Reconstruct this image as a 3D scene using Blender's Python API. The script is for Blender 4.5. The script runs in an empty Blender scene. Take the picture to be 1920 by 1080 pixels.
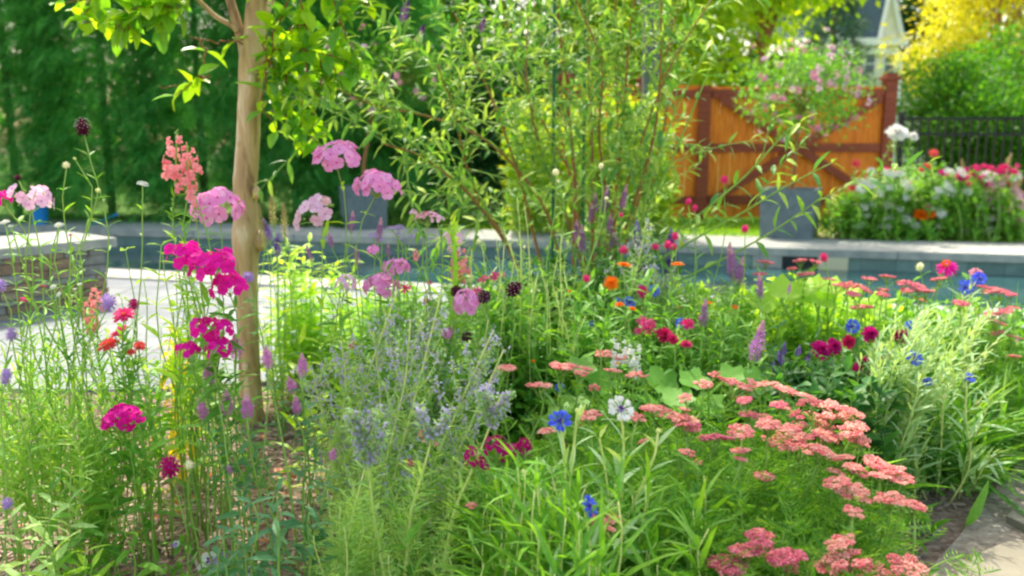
import bpy, math, random
import numpy as np
from mathutils import Vector
rng = np.random.default_rng(7); random.seed(7)
S = bpy.context.scene; C = S.collection
# ------------------------------------------------------------ camera, world, sun, exposure
H = 1.07; F = 1600.0; PITCH = math.atan(280 / F)
cam = bpy.data.objects.new('camera', bpy.data.cameras.new('camera')); C.objects.link(cam); S.camera = cam
cam.location = (0, 0, H); cam.rotation_euler = (math.pi / 2 - PITCH, 0, 0)
cam.data.sensor_width = 36; cam.data.lens = F / 1920 * 36; cam.data.clip_end = 400; cam.data.clip_start = 0.05
cam.data.dof.use_dof = True; cam.data.dof.focus_distance = 1.95; cam.data.dof.aperture_fstop = 3.0
SUN_EL = math.radians(53); SUN_AZ = math.radians(-16)     # azimuth from +Y (behind the scene), negative = to the left
w = bpy.data.worlds.new('World'); S.world = w; w.use_nodes = True
nt = w.node_tree; bg = nt.nodes['Background']; sky = nt.nodes.new('ShaderNodeTexSky')
sky.sky_type = 'NISHITA'; sky.sun_disc = False; sky.sun_elevation = SUN_EL; sky.sun_rotation = SUN_AZ
sky.air_density = 1.0; sky.dust_density = 2.5; sky.ozone_density = 1.0
wm = nt.nodes.new('ShaderNodeVectorMath'); wm.operation = 'MULTIPLY'; wm.inputs[1].default_value = (1.14, 1.0, 0.80)
nt.links.new(sky.outputs[0], wm.inputs[0]); nt.links.new(wm.outputs[0], bg.inputs[0]); bg.inputs[1].default_value = 0.15
sun = bpy.data.objects.new('sun', bpy.data.lights.new('sun', 'SUN')); C.objects.link(sun)
sun.data.energy = 2.1; sun.data.angle = math.radians(0.6); sun.data.color = (1, 0.93, 0.80)
sd = Vector((math.sin(SUN_AZ) * math.cos(SUN_EL), math.cos(SUN_AZ) * math.cos(SUN_EL), math.sin(SUN_EL)))
sun.rotation_euler = sd.to_track_quat('Z', 'Y').to_euler()
S.view_settings.view_transform = 'Standard'; S.view_settings.look = 'None'; S.view_settings.exposure = 1.70
S.view_settings.gamma = 1; S.view_settings.use_curve_mapping = False
S.render.engine = 'CYCLES'
cy = S.cycles; cy.max_bounces = 7; cy.diffuse_bounces = 4; cy.transmission_bounces = 5; cy.glossy_bounces = 2
cy.use_denoising = True; cy.caustics_reflective = False; cy.caustics_refractive = False
cy.pixel_filter_type = 'BLACKMAN_HARRIS'; cy.filter_width = 2.3

def ang(py): return PITCH + math.atan((py - 540) / F)
def W(px, py, d):
    """world point seen at pixel px,py whose depth (world Y) is d"""
    c, s = math.cos(PITCH), math.sin(PITCH)
    u = (px - 960) / F; v = (540 - py) / F
    dy = c + v * s; dz = -s + v * c
    k = d / dy
    return np.array((u * k, d, H + dz * k))
def G(px, py, z=0.0): return W(px, py, (H - z) / math.tan(ang(py)))

# ------------------------------------------------------------ materials
def srgb(r, g, b):
    f = lambda c: (c / 255 / 12.92) if c / 255 <= 0.04045 else ((c / 255 + 0.055) / 1.055) ** 2.4
    return (f(r), f(g), f(b), 1)
def nodes(name):
    m = bpy.data.materials.new(name); m.use_nodes = True
    n = m.node_tree; n.nodes.clear()
    out = n.nodes.new('ShaderNodeOutputMaterial'); b = n.nodes.new('ShaderNodeBsdfPrincipled')
    n.links.new(b.outputs[0], out.inputs[0]); return m, n, b, out
def ramp(n, stops, src):
    r = n.nodes.new('ShaderNodeValToRGB'); e = r.color_ramp.elements
    while len(e) < len(stops): e.new(0.5)
    for k, (p, c) in enumerate(stops): e[k].position = p; e[k].color = c
    n.links.new(src, r.inputs[0]); return r.outputs[0]
LM = {}
def leafmat(name, cols, trans=0.4, rough=0.5, spec=0.35, tb=1.6, yellow=(1.15, 1.0, 0.35)):
    """foliage / petals: each leaf takes its own colour; light passes through"""
    m, n, b, out = nodes(name)
    g = n.nodes.new('ShaderNodeNewGeometry')
    k = len(cols); col = ramp(n, [((i + 0.0) / max(k - 1, 1), c) for i, c in enumerate(cols)], g.outputs['Random Per Island'])
    no = n.nodes.new('ShaderNodeTexNoise'); no.inputs['Scale'].default_value = 30
    mv = n.nodes.new('ShaderNodeMapRange'); mv.inputs[3].default_value = 0.78; mv.inputs[4].default_value = 1.22
    n.links.new(no.outputs[0], mv.inputs[0])
    mx = n.nodes.new('ShaderNodeVectorMath'); mx.operation = 'SCALE'
    n.links.new(col, mx.inputs[0]); n.links.new(mv.outputs[0], mx.inputs['Scale']); col = mx.outputs[0]
    n.links.new(col, b.inputs['Base Color']); b.inputs['Roughness'].default_value = rough
    b.inputs['Specular IOR Level'].default_value = spec
    if trans > 0:
        t = n.nodes.new('ShaderNodeBsdfTranslucent'); mu = n.nodes.new('ShaderNodeVectorMath'); mu.operation = 'MULTIPLY'
        mu.inputs[1].default_value = tuple(tb * c for c in yellow)
        n.links.new(col, mu.inputs[0]); n.links.new(mu.outputs[0], t.inputs[0])
        ms = n.nodes.new('ShaderNodeMixShader'); ms.inputs[0].default_value = trans
        n.links.new(b.outputs[0], ms.inputs[1]); n.links.new(t.outputs[0], ms.inputs[2]); n.links.new(ms.outputs[0], out.inputs[0])
    LM[name] = m; return m
def L(*cs): return [srgb(*c) for c in cs]
def LG(*cs): return [srgb(*(min(250, v * 1.08 + 6) for v in c)) for c in cs]
def petal(name, cols, trans=0.35): return leafmat(name, L(*cols), trans, 0.6, 0.2, 1.15, (1.0, 0.95, 0.95))
def plain(name, c, rough=0.6, metal=0.0, noise=None, bump=0.0, spec=0.4, stretch=(1, 1, 1)):
    """noise=(scale, darker colour, lighter colour)"""
    m, n, b, out = nodes(name)
    b.inputs['Base Color'].default_value = srgb(*c); b.inputs['Roughness'].default_value = rough
    b.inputs['Metallic'].default_value = metal; b.inputs['Specular IOR Level'].default_value = spec
    if noise:
        tc = n.nodes.new('ShaderNodeTexCoord'); mp = n.nodes.new('ShaderNodeMapping'); mp.inputs['Scale'].default_value = stretch
        n.links.new(tc.outputs['Object'], mp.inputs[0])
        no = n.nodes.new('ShaderNodeTexNoise'); no.inputs['Scale'].default_value = noise[0]; no.inputs['Detail'].default_value = 6
        no.inputs['Roughness'].default_value = 0.65; n.links.new(mp.outputs[0], no.inputs[0])
        n.links.new(ramp(n, [(0.3, srgb(*noise[1])), (0.5, srgb(*c)), (0.7, srgb(*noise[2]))], no.outputs[0]), b.inputs['Base Color'])
        if bump:
            bu = n.nodes.new('ShaderNodeBump'); bu.inputs['Strength'].default_value = bump; bu.inputs['Distance'].default_value = 0.02
            n.links.new(no.outputs[0], bu.inputs['Height']); n.links.new(bu.outputs[0], b.inputs['Normal'])
    return m

# foliage colours
leafmat('green_mid', LG((70, 125, 40), (95, 150, 50), (120, 170, 60)))
leafmat('green_shoot', LG((72, 128, 36), (98, 152, 44), (125, 172, 60)), 0.4)
leafmat('green_larkspur', LG((112, 158, 62), (140, 180, 80), (160, 195, 100)), 0.4)
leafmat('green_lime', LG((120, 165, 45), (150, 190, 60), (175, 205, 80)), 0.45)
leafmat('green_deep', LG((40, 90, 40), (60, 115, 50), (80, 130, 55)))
leafmat('green_blue', LG((70, 125, 85), (95, 145, 100), (60, 115, 65)))
leafmat('green_silver', LG((140, 175, 120), (160, 190, 140), (120, 160, 100)), 0.3)
leafmat('green_sage', LG((130, 172, 100), (165, 198, 125), (148, 186, 100)), 0.4)
leafmat('green_yarrow', LG((60, 118, 40), (88, 142, 46), (130, 172, 66)), 0.4)
leafmat('green_myrtle', LG((112, 158, 20), (138, 178, 26), (76, 134, 44), (104, 156, 30)), 0.5, 0.35, 0.5)
leafmat('green_shrub', LG((66, 118, 56), (95, 142, 56), (128, 165, 66), (168, 188, 84)), 0.38, 0.5, 0.3, 1.3, (1.0, 1.0, 0.5))
leafmat('hedge_green', L((44, 132, 72), (68, 162, 82), (102, 190, 96), (155, 214, 116)), 0.42, 0.6, 0.2)
leafmat('tree_green', L((50, 110, 35), (75, 135, 40), (105, 160, 45)), 0.45)
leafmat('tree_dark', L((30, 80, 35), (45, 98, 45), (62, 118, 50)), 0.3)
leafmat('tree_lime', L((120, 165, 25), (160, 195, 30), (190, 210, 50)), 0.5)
leafmat('tree_gold', L((170, 185, 40), (215, 210, 40), (230, 220, 50), (238, 230, 90)), 0.4, tb=1.1, yellow=(1, 1, .4))
leafmat('spruce_blue', L((70, 115, 105), (90, 135, 120), (120, 155, 130)), 0.15)
leafmat('grass_green', L((95, 150, 25), (130, 185, 30), (165, 205, 40)), 0.4)
leafmat('leaf_yellow', L((200, 190, 30), (220, 200, 20), (180, 185, 40)), 0.45)
leafmat('leaf_variegated', L((80, 130, 50), (100, 150, 60), (225, 230, 190), (90, 140, 60)), 0.4)
leafmat('stem_green', LG((120, 160, 70), (140, 175, 80)), 0.1)
leafmat('stem_pale', LG((190, 200, 120), (205, 215, 135)), 0.1)
leafmat('stem_brown', L((140, 95, 55), (160, 110, 65)), 0.0)
leafmat('stem_dark', L((75, 105, 50), (90, 120, 60)), 0.1)
leafmat('chip', L((110, 90, 78), (160, 140, 125), (190, 172, 158), (90, 72, 60)), 0.0, 0.8)
leafmat('dead_leaf', L((150, 75, 40), (175, 110, 60), (190, 90, 50)), 0.1)
# petals
petal('pink_phlox', ((242, 168, 220), (236, 148, 212), (248, 190, 230)))
petal('pale_phlox', ((238, 198, 226), (230, 182, 216), (245, 214, 234)))
petal('magenta', ((228, 10, 158), (238, 30, 175), (214, 0, 140)))
petal('magenta_deep', ((170, 15, 100), (190, 20, 120), (205, 30, 135)))
petal('coral', ((248, 158, 165), (252, 178, 180), (244, 140, 150)))
petal('yarrow_pink', ((232, 112, 116), (242, 142, 138), (250, 180, 166), (220, 92, 102)), 0.15)
petal('yarrow_rose', ((214, 88, 112), (228, 116, 134), (238, 150, 158), (200, 72, 98)), 0.15)
petal('lilac', ((215, 145, 212), (228, 165, 222), (200, 125, 200)))
petal('lilac_tip', ((235, 190, 205), (228, 175, 200), (238, 205, 212)))
petal('veronica_purple', ((182, 115, 192), (200, 140, 205), (165, 98, 178)))
petal('sage_blue', ((196, 190, 222), (212, 206, 230), (182, 178, 216)))
petal('verbena', ((175, 150, 210), (190, 165, 220), (160, 135, 200)))
petal('cornflower', ((88, 110, 238), (110, 132, 248), (80, 98, 228)))
petal('corn_centre', ((120, 60, 160), (100, 50, 150)))
petal('white', ((235, 238, 232), (245, 245, 240), (225, 230, 225)))
petal('cream', ((235, 235, 190), (240, 240, 205)))
petal('orange', ((245, 125, 10), (250, 140, 20), (240, 110, 10)))
petal('yellow', ((240, 200, 40), (245, 215, 60)))
petal('maroon', ((70, 15, 40), (90, 20, 50), (55, 15, 35)))
petal('crimson', ((190, 20, 80), (205, 30, 100), (170, 15, 70)))
petal('hotpink', ((230, 50, 130), (235, 70, 145), (220, 40, 115)))
petal('redcoral', ((235, 95, 95), (242, 115, 110), (228, 80, 85)))
petal('violet', ((110, 70, 170), (130, 85, 185), (95, 60, 150)))
petal('purple_bush', ((120, 50, 150), (135, 60, 165), (100, 40, 130)))
petal('straw', ((190, 170, 120), (205, 185, 140), (175, 150, 105)))
petal('rose_blend', ((230, 160, 185), (238, 185, 200), (225, 140, 175), (215, 140, 195)))

# ------------------------------------------------------------ mesh collector
def nrm(a): return a / np.maximum(np.linalg.norm(a, axis=-1, keepdims=True), 1e-9)
def frames(D, U=None):
    D = nrm(np.atleast_2d(np.asarray(D, float)))
    U = np.broadcast_to(np.array((0, 0, 1.0)) if U is None else np.asarray(U, float), D.shape)
    U = np.where(np.abs((D * U).sum(1, keepdims=True)) > 0.97 * np.linalg.norm(U, axis=1, keepdims=True), U + np.array((0.31, 0.7, 0.2)), U)
    X = nrm(np.cross(D, U)); Z = np.cross(X, D)
    return np.stack((X, D, Z), axis=2)
class MB:
    def __init__(s): s.v = []; s.f = []; s.m = []; s.n = 0; s.mats = []
    def mi(s, mat):
        if mat not in s.mats: s.mats.append(mat)
        return s.mats.index(mat)
    def raw(s, V, Fs, mat):
        s.v.append(np.asarray(V, float)); i = s.mi(mat)
        s.f.append([(np.asarray(a) + s.n) for a in Fs]); s.m.append([i] * len(Fs)); s.n += len(V)
    def put(s, T, pos, R=None, sc=1.0, mat='green_mid'):
        """many copies of template T = (verts, [face arrays by size])"""
        V, Fs = T; pos = np.atleast_2d(pos); k = len(pos)
        if k == 0: return
        sc = np.broadcast_to(np.asarray(sc, float).reshape(-1, 1) if np.ndim(sc) <= 1 else np.asarray(sc, float), (k, 1) if np.ndim(sc) <= 1 else (k, 3))
        P = V[None] * sc[:, None, :]
        if R is not None: P = np.einsum('kij,knj->kni', np.broadcast_to(R, (k, 3, 3)), P)
        P = P + pos[:, None]
        s.v.append(P.reshape(-1, 3)); off = s.n + np.arange(k) * len(V); s.n += k * len(V)
        fl = [(A[None] + off[:, None, None]).reshape(-1, A.shape[1]) for A in Fs]
        s.f.append(fl); s.m.append([s.mi(mat)] * len(fl))
    def tube(s, pts, rad, mat, sides=5):
        P = np.asarray(pts, float); n = len(P); r = np.interp(np.linspace(0, 1, n), np.linspace(0, 1, len(rad)), rad) if not np.isscalar(rad) else np.full(n, rad)
        T = nrm(np.gradient(P, axis=0)); ref = np.array((0.9, 0.1, 0.05)) if abs(T[0][0]) < 0.9 else np.array((0, 1.0, 0))
        A = nrm(np.cross(T, ref)); B = np.cross(T, A); th = np.arange(sides) * 2 * math.pi / sides
        V = (P[:, None] + r[:, None, None] * (np.cos(th)[None, :, None] * A[:, None] + np.sin(th)[None, :, None] * B[:, None])).reshape(-1, 3)
        q = [[i * sides + j, i * sides + (j + 1) % sides, (i + 1) * sides + (j + 1) % sides, (i + 1) * sides + j] for i in range(n - 1) for j in range(sides)]
        s.raw(V, [np.array(q), np.array([list(range(sides))[::-1]]), np.array([[(n - 1) * sides + j for j in range(sides)]])], mat)
    def box(s, c, size, mat, rz=0.0, R=None):
        T = (BOX[0], BOX[1])
        if R is None:
            a, b = math.cos(rz), math.sin(rz); R = np.array(((a, -b, 0), (b, a, 0), (0, 0, 1)))
        s.put(T, np.array([c]), R[None], np.array([size]), mat)
    def mesh(s, name, origin=(0, 0, 0), smooth=False):
        V = np.concatenate(s.v) - np.asarray(origin)
        loops = []; sizes = []; mi = []
        for fl, ml in zip(s.f, s.m):
            for A, i in zip(fl, ml):
                A = np.atleast_2d(A); loops.append(A.reshape(-1)); sizes.append(np.full(len(A), A.shape[1])); mi.append(np.full(len(A), i))
        loops = np.concatenate(loops); sizes = np.concatenate(sizes); mi = np.concatenate(mi)
        me = bpy.data.meshes.new(name); me.vertices.add(len(V)); me.vertices.foreach_set('co', V.astype(np.float32).ravel())
        me.loops.add(len(loops)); me.loops.foreach_set('vertex_index', loops.astype(np.int32))
        me.polygons.add(len(sizes)); me.polygons.foreach_set('loop_start', np.concatenate(([0], np.cumsum(sizes)[:-1])).astype(np.int32))
        me.polygons.foreach_set('material_index', mi.astype(np.int32))
        me.polygons.foreach_set('use_smooth', np.full(len(sizes), smooth))
        for m in s.mats: me.materials.append(m if not isinstance(m, str) else LM[m])
        me.update(calc_edges=True); return me
    def build(s, name, parent=None, smooth=False, origin=None):
        o0 = np.array(parent['_o'][:]) if parent is not None and '_o' in parent else (np.zeros(3) if origin is None else np.asarray(origin, float))
        ob = bpy.data.objects.new(name, s.mesh(name, o0, smooth)); C.objects.link(ob)
        if parent is not None: ob.parent = parent
        else: ob.location = o0
        return ob
def thing(name, label, cat, loc, group=None):
    o = bpy.data.objects.new(name, None); C.objects.link(o); o.empty_display_size = 0.05
    o.location = loc; o['label'] = label; o['category'] = cat; o['_o'] = [float(a) for a in loc]
    if group: o['group'] = group
    return o
def tag(o, label, cat, group=None):
    o['label'] = label; o['category'] = cat
    if group: o['group'] = group
    return o
def struct(o, kind='structure'): o['kind'] = kind; return o
def inst(me, name, parent, loc, R=None, sc=1.0):
    """a part that shares mesh data, placed in world space under its thing"""
    ob = bpy.data.objects.new(name, me); C.objects.link(ob); ob.parent = parent
    ob.location = Vector(np.asarray(loc) - np.array(parent['_o'][:]))
    if R is not None:
        from mathutils import Matrix
        ob.rotation_euler = Matrix(np.asarray(R).tolist()).to_euler()
    ob.scale = (sc, sc, sc) if np.isscalar(sc) else tuple(sc); return ob
def upR(n, roll=None):
    """rotation taking +Z to n"""
    n = nrm(np.asarray(n, float)); a = random.uniform(0, 6.28) if roll is None else roll
    x = nrm(np.cross(n, (math.cos(a), math.sin(a), 0.02))); y = np.cross(n, x)
    return np.stack((x, y, n), axis=1)

# ------------------------------------------------------------ templates
BOX = (np.array([[x, y, z] for x in (-.5, .5) for y in (-.5, .5) for z in (-.5, .5)], float),
       [np.array([[0, 1, 3, 2], [4, 6, 7, 5], [0, 4, 5, 1], [2, 3, 7, 6], [0, 2, 6, 4], [1, 5, 7, 3]])])
def leaf(w=0.3, bend=0.25, fold=0.25, wide=0.4, tip=1.0):
    """leaf of length 1 along +Y, widest at t=wide"""
    rows = [0.0, wide * 0.55, wide, (1 + wide) / 2 + 0.08, 1.0]; ws = [0.02, 0.72, 1.0, 0.62, 0.0]
    V = []
    for t, k in zip(rows, ws):
        z = -bend * t * t; hw = w / 2 * k
        V += [(-hw, t, z + fold * hw), (0, t, z), (hw, t, z + fold * hw)]
    V = np.array(V, float)
    q = []
    for i in range(4):
        a = 3 * i; q += [[a, a + 1, a + 4, a + 3], [a + 1, a + 2, a + 5, a + 4]]
    return (V, [np.array(q)])
def quad(w=0.4, bend=0.1):
    return (np.array([(0, 0, 0), (w / 2, .45, -bend * .3), (0, 1, -bend), (-w / 2, .45, -bend * .3)], float), [np.array([[0, 1, 2, 3]])])
def blade(w=0.06, bend=0.5, n=5):
    V = []
    for i in range(n + 1):
        t = i / n; V += [(-w / 2 * (1 - t) ** .6, t, -bend * t * t), (w / 2 * (1 - t) ** .6 + 1e-4, t, -bend * t * t)]
    return (np.array(V, float), [np.array([[2 * i, 2 * i + 1, 2 * i + 3, 2 * i + 2] for i in range(n)])])
def feather(n=7, w=0.34, bend=0.3):
    """finely divided leaf: a midrib with thin leaflets, length 1 along +Y"""
    V = []; q = []
    for i in range(n):
        t = (i + 0.6) / n; l = w * math.sin(math.pi * min(1, t * .85 + .12)) ; z = -bend * t * t
        for s in (-1, 1):
            k = len(V); V += [(0, t - .03, z), (s * l * .55, t + l * .25, z + .05), (s * l, t + l * .75, z + .02), (s * l * .5, t + l * .12 - .03, z + .02)]; q.append([k, k + 1, k + 2, k + 3])
    k = len(V); V += [(-.012, 0, 0), (.012, 0, 0), (.008, .5, -bend * .25), (-.008, .5, -bend * .25), (0, 1, -bend)]
    return (np.array(V, float), [np.array(q + [[k, k + 1, k + 2, k + 3]]), np.array([[k + 3, k + 2, k + 4]])])
def ico():
    t = (1 + 5 ** .5) / 2
    V = nrm(np.array([(-1, t, 0), (1, t, 0), (-1, -t, 0), (1, -t, 0), (0, -1, t), (0, 1, t), (0, -1, -t), (0, 1, -t), (t, 0, -1), (t, 0, 1), (-t, 0, -1), (-t, 0, 1)], float))
    Fc = [(0, 11, 5), (0, 5, 1), (0, 1, 7), (0, 7, 10), (0, 10, 11), (1, 5, 9), (5, 11, 4), (11, 10, 2), (10, 7, 6), (7, 1, 8), (3, 9, 4), (3, 4, 2), (3, 2, 6), (3, 6, 8), (3, 8, 9), (4, 9, 5), (2, 4, 11), (6, 2, 10), (8, 6, 7), (9, 8, 1)]
    return (V, [np.array(Fc)])
def octa(): return (np.array([(1, 0, 0), (-1, 0, 0), (0, 1, 0), (0, -1, 0), (0, 0, 1), (0, 0, -1)], float), [np.array([(0, 2, 4), (2, 1, 4), (1, 3, 4), (3, 0, 4), (2, 0, 5), (1, 2, 5), (3, 1, 5), (0, 3, 5)])])
ICO, OCT = ico(), octa()
def petals(n, w, cup=0.2, r0=0.08, notch=False):
    """n petals round the centre, radius 1, in the XY plane"""
    V = []; q = []
    for i in range(n):
        a = 2 * math.pi * i / n; ca, sa = math.cos(a), math.sin(a)
        prof = [(-.12 * w, r0, 0), (.12 * w, r0, 0), (w * .5, .62, cup * .45), (w * .36, .93, cup * .9), (0, 1.0 if not notch else .84, cup), (-w * .36, .93, cup * .9), (-w * .5, .62, cup * .45)]
        k = len(V)
        for x, r, z in prof: V.append((r * ca - x * sa, r * sa + x * ca, z + .01 * (i % 2)))
        q.append([k, k + 1, k + 2, k + 3, k + 4, k + 5, k + 6])
    return (np.array(V, float), [np.array(q)])
T_PHLOX = petals(5, 0.98, 0.12); T_SMALL = petals(5, 0.9, 0.3)
TL = {'lance': leaf(.26, .35, .3), 'broad': leaf(.5, .3, .25, .45), 'obovate': leaf(.56, .25, .35, .46), 'narrow': leaf(.17, .35, .2), 'tiny': quad(.35, .1),
      'blade': blade(.05, .55), 'strap': leaf(.2, .45, .5, .4), 'feather': feather(6, .38, .3), 'long': leaf(.1, .5, .3, .35), 'sagef': feather(3, .3, .2), 'quad': quad(.5, .15), 'needle': quad(.16, .1)}

def bez(a, b, c, n=12):
    t = np.linspace(0, 1, n)[:, None]; return (1 - t) ** 2 * a + 2 * t * (1 - t) * b + t * t * c
def rise(base, tip, lean=0.6, n=12, wob=0.03):
    lean = lean + random.uniform(-.12, .12)
    base = np.asarray(base, float); tip = np.asarray(tip, float); mid = base + (tip - base) * 0.35; mid[2] = base[2] + (tip[2] - base[2]) * lean
    mid[:2] += rng.normal(0, wob, 2)
    P = bez(base, mid, tip, n); t = np.linspace(0, 1, n); a = rng.normal(0, .022, 2) * min(1.4, float(tip[2] - base[2]) * 1.6)
    P[:, :2] += np.sin(t * math.pi * random.choice((1.6, 2.0, 2.6)) )[:, None] * a * np.sin(t * math.pi)[:, None] ** .5
    return P
def leafrun(mb, path, n, ln, kind, mat, t0=.08, t1=.93, elev=35, whorl=2, taper=.5, jit=.25, big=1.0):
    """leaves along a path; elev = angle above the horizontal; whorl = leaves per node"""
    P = np.asarray(path); m = len(P)
    ts = np.linspace(t0, t1, max(1, n)); pos = []; D = []; sc = []; ph = random.uniform(0, 6.28)
    for i, t in enumerate(ts):
        x = t * (m - 1); k = min(int(x), m - 2); f = x - k; p = P[k] * (1 - f) + P[k + 1] * f; tg = nrm(P[k + 1] - P[k])
        a0 = ph + i * (math.pi / 2 if whorl == 2 else 2.4)
        sx = nrm(np.cross(tg, (0.1, 0.9, 0.2))); sy = np.cross(tg, sx)
        for j in range(whorl):
            a = a0 + j * 2 * math.pi / whorl + random.gauss(0, .25); e = math.radians(elev + random.gauss(0, 12))
            D.append((math.cos(a) * sx + math.sin(a) * sy) * math.cos(e) + tg * math.sin(e))
            pos.append(p); sc.append(ln * (1 - taper * abs(t - .45) * 1.4) * random.uniform(1 - jit, 1 + jit))
    D = np.array(D); U = np.array((0, 0, 1.0)) + rng.normal(0, .25, D.shape)
    mb.put(TL[kind], np.array(pos), frames(D, U), np.array(sc), mat)

# ------------------------------------------------------------ flower heads (radius 1, facing +Z), a few variants each
HEADS = {}
def head(name, maker, nvar=3, smooth=False):
    lst = []
    for k in range(nvar):
        mb = MB(); maker(mb); lst.append(mb.mesh(name, smooth=smooth))
    HEADS[name] = lst
def dome(n, flat=1.0, zmin=0.0):
    i = np.arange(n) + .5; z = 1 - i / n * (1 - zmin); r = np.sqrt(1 - np.clip(z, -1, 1) ** 2); a = i * 2.39996 + rng.uniform(0, 6)
    P = np.stack((r * np.cos(a), r * np.sin(a), z), 1) + rng.normal(0, .05, (n, 3)); return P
def mk_phlox(mat, eye, n=24, fr=.36, zmin=-.15, gaps=0.0):
    def f(mb):
        P = dome(n, zmin=zmin); keep = rng.random(n) > gaps; P = P[keep]
        Nn = nrm(P + rng.normal(0, .22, P.shape)); X = nrm(np.cross(Nn, rng.normal(0, 1, P.shape))); R = np.stack((X, np.cross(Nn, X), Nn), 2)
        P2 = P * np.array((1, 1, .85)) * rng.uniform(.86, 1.05, (len(P), 1))
        mb.put(T_PHLOX, P2, R, fr * rng.uniform(.85, 1.1, len(P)), mat); mb.put(OCT, P2 + Nn * .02, R, .05, eye)
        for p in P2[::2]: mb.tube([(0, 0, -.6), p * .55 - (0, 0, .12), p], .025, 'stem_green', 3)
        Q = dome(10, zmin=-.2) * .72; mb.put(OCT, Q, None, rng.uniform(.05, .1, 10), 'stem_green')
    return f
head('phlox_pink', mk_phlox('pink_phlox', 'magenta', gaps=.12)); head('phlox_pale', mk_phlox('pale_phlox', 'lilac', 20, .34, -.1, .35))
head('phlox_magenta', mk_phlox('magenta', 'magenta_deep', 17, .38, -.1, .15)); head('dianthus', mk_phlox('magenta_deep', 'magenta', 20, .34, 0, .2))
def mk_yarrow(*mats):
    def f(mb):
        k = random.randint(5, 8); cs = [(0, 0)] + [(random.uniform(.45, .72) * math.cos(a), random.uniform(.45, .72) * math.sin(a)) for a in np.arange(k) * 6.283 / k + random.random()]
        for cx, cyy in cs:
            mat = random.choice(mats); r = random.uniform(.24, .36); n = int(26 * (r / .33) ** 2); i = np.arange(n) + .5; rr = r * np.sqrt(i / n); a = i * 2.4
            x = cx + rr * np.cos(a); y = cyy + rr * np.sin(a); z = .24 - .26 * (cx * cx + cyy * cyy) - .95 * rr ** 2 + rng.normal(0, .03, n)
            P = np.stack((x, y, z), 1); mb.put(ICO, P, None, np.stack((rng.uniform(.055, .095, n),) * 2 + (rng.uniform(.05, .08, n),), 1), mat)
            mb.tube([(0, 0, -.75), (cx * .6, cyy * .6, -.22), (cx, cyy, .06)], .03, 'stem_green', 3)
            for _ in range(4):
                a = random.uniform(0, 6.28); mb.tube([(cx * .8, cyy * .8, -.12), (cx + r * .7 * math.cos(a), cyy + r * .7 * math.sin(a), .04)], .014, 'stem_green', 3)
    return f
petal('yarrow_salmon', ((246, 160, 146), (250, 190, 170), (240, 140, 130), (252, 212, 190)), 0.15)
head('yarrow_coral', mk_yarrow('yarrow_pink', 'yarrow_salmon', 'yarrow_salmon'), 9, True); head('yarrow_rose', mk_yarrow('yarrow_rose', 'yarrow_rose', 'yarrow_pink'), 7, True)
def mk_spike(mat, tip, rad=.2, n=150, bare=0.0):
    """spike from z=-.5 to z=.5"""
    def f(mb):
        t = (np.arange(n) + .5) / n; a = np.arange(n) * 2.4; r = rad * (1 - t ** 2.6) * rng.uniform(.55, 1.2, n) * np.clip(.55 + t * 2.2, 0, 1) + .015
        P = np.stack((r * .6 * np.cos(a), r * .6 * np.sin(a), t - .5), 1); D = np.stack((np.cos(a), np.sin(a), .5 + t), 1)
        low = t < .72
        mb.put(leaf(.7, .1, .4, .5), P[low], frames(D[low]), (r[low] * .75 + .02), mat); mb.put(OCT, P[~low] * np.array((1.2, 1.2, 1)), None, .022 + r[~low] * .2, tip)
        mb.tube([(0, 0, -.6), (0, 0, .48)], [.03, .01], 'stem_green', 4)
    return f
head('spike_lilac', mk_spike('lilac', 'lilac_tip', .2), 5); head('spike_purple', mk_spike('veronica_purple', 'lilac_tip', .12))
head('spike_blue', mk_spike('violet', 'verbena', .13)); head('spike_straw', mk_spike('straw', 'straw', .1, 70)); head('spike_bush', mk_spike('purple_bush', 'purple_bush', .17, 120))
def mk_corn(mat, ctr):
    def f(mb):
        n = 11
        for i in range(n):
            a = i * 6.283 / n + random.gauss(0, .1); e = random.uniform(.15, .5); d = np.array((math.cos(a) * math.cos(e), math.sin(a) * math.cos(e), math.sin(e)))
            mb.tube([(0, 0, 0), d * .5], [.04, .07], mat, 4)
            tp = d * .45
            for j in range(5):
                dd = nrm(d + .75 * rng.normal(0, .55, 3)); mb.put(leaf(.42, .1, .3, .6), [tp], frames([dd]), .52, mat)
        D = nrm(rng.normal(0, 1, (26, 3)) * (1, 1, .5) + (0, 0, 1)); mb.put(quad(.2), np.zeros((26, 3)), frames(D), rng.uniform(.3, .5, 26), ctr)
        mb.put(ICO, [(0, 0, -.32)], None, np.array([(.2, .2, .32)]), 'stem_green')
    return f
head('corn_blue', mk_corn('cornflower', 'corn_centre')); head('corn_white', mk_corn('white', 'corn_centre'))
def mk_rosette(mat, ctr, rows=4, n=12, w=.42, el0=5, el1=60, cs=.16, r1=.45):
    def f(mb):
        for k in range(rows):
            u = k / max(rows - 1, 1); e = math.radians(el0 + (el1 - el0) * u); ln = 1 - (1 - r1) * u; m = max(5, int(n * (1 - .35 * u)))
            a = np.arange(m) * 6.283 / m + k * .5 + rng.normal(0, .08, m); ee = e + rng.normal(0, .08, m)
            D = np.stack((np.cos(a) * np.cos(ee), np.sin(a) * np.cos(ee), np.sin(ee)), 1)
            mb.put(leaf(w, .12, .35, .62), np.tile((0, 0, .03 * k), (m, 1)), frames(D), ln * rng.uniform(.92, 1.06, m), mat)
        if cs: P = dome(24) * (cs, cs, cs * .7) + (0, 0, .1); mb.put(OCT, P, None, cs * .28, ctr)
        mb.put(ICO, [(0, 0, -.08)], None, np.array([(.2, .2, .14)]), 'stem_green')
    return f
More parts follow.
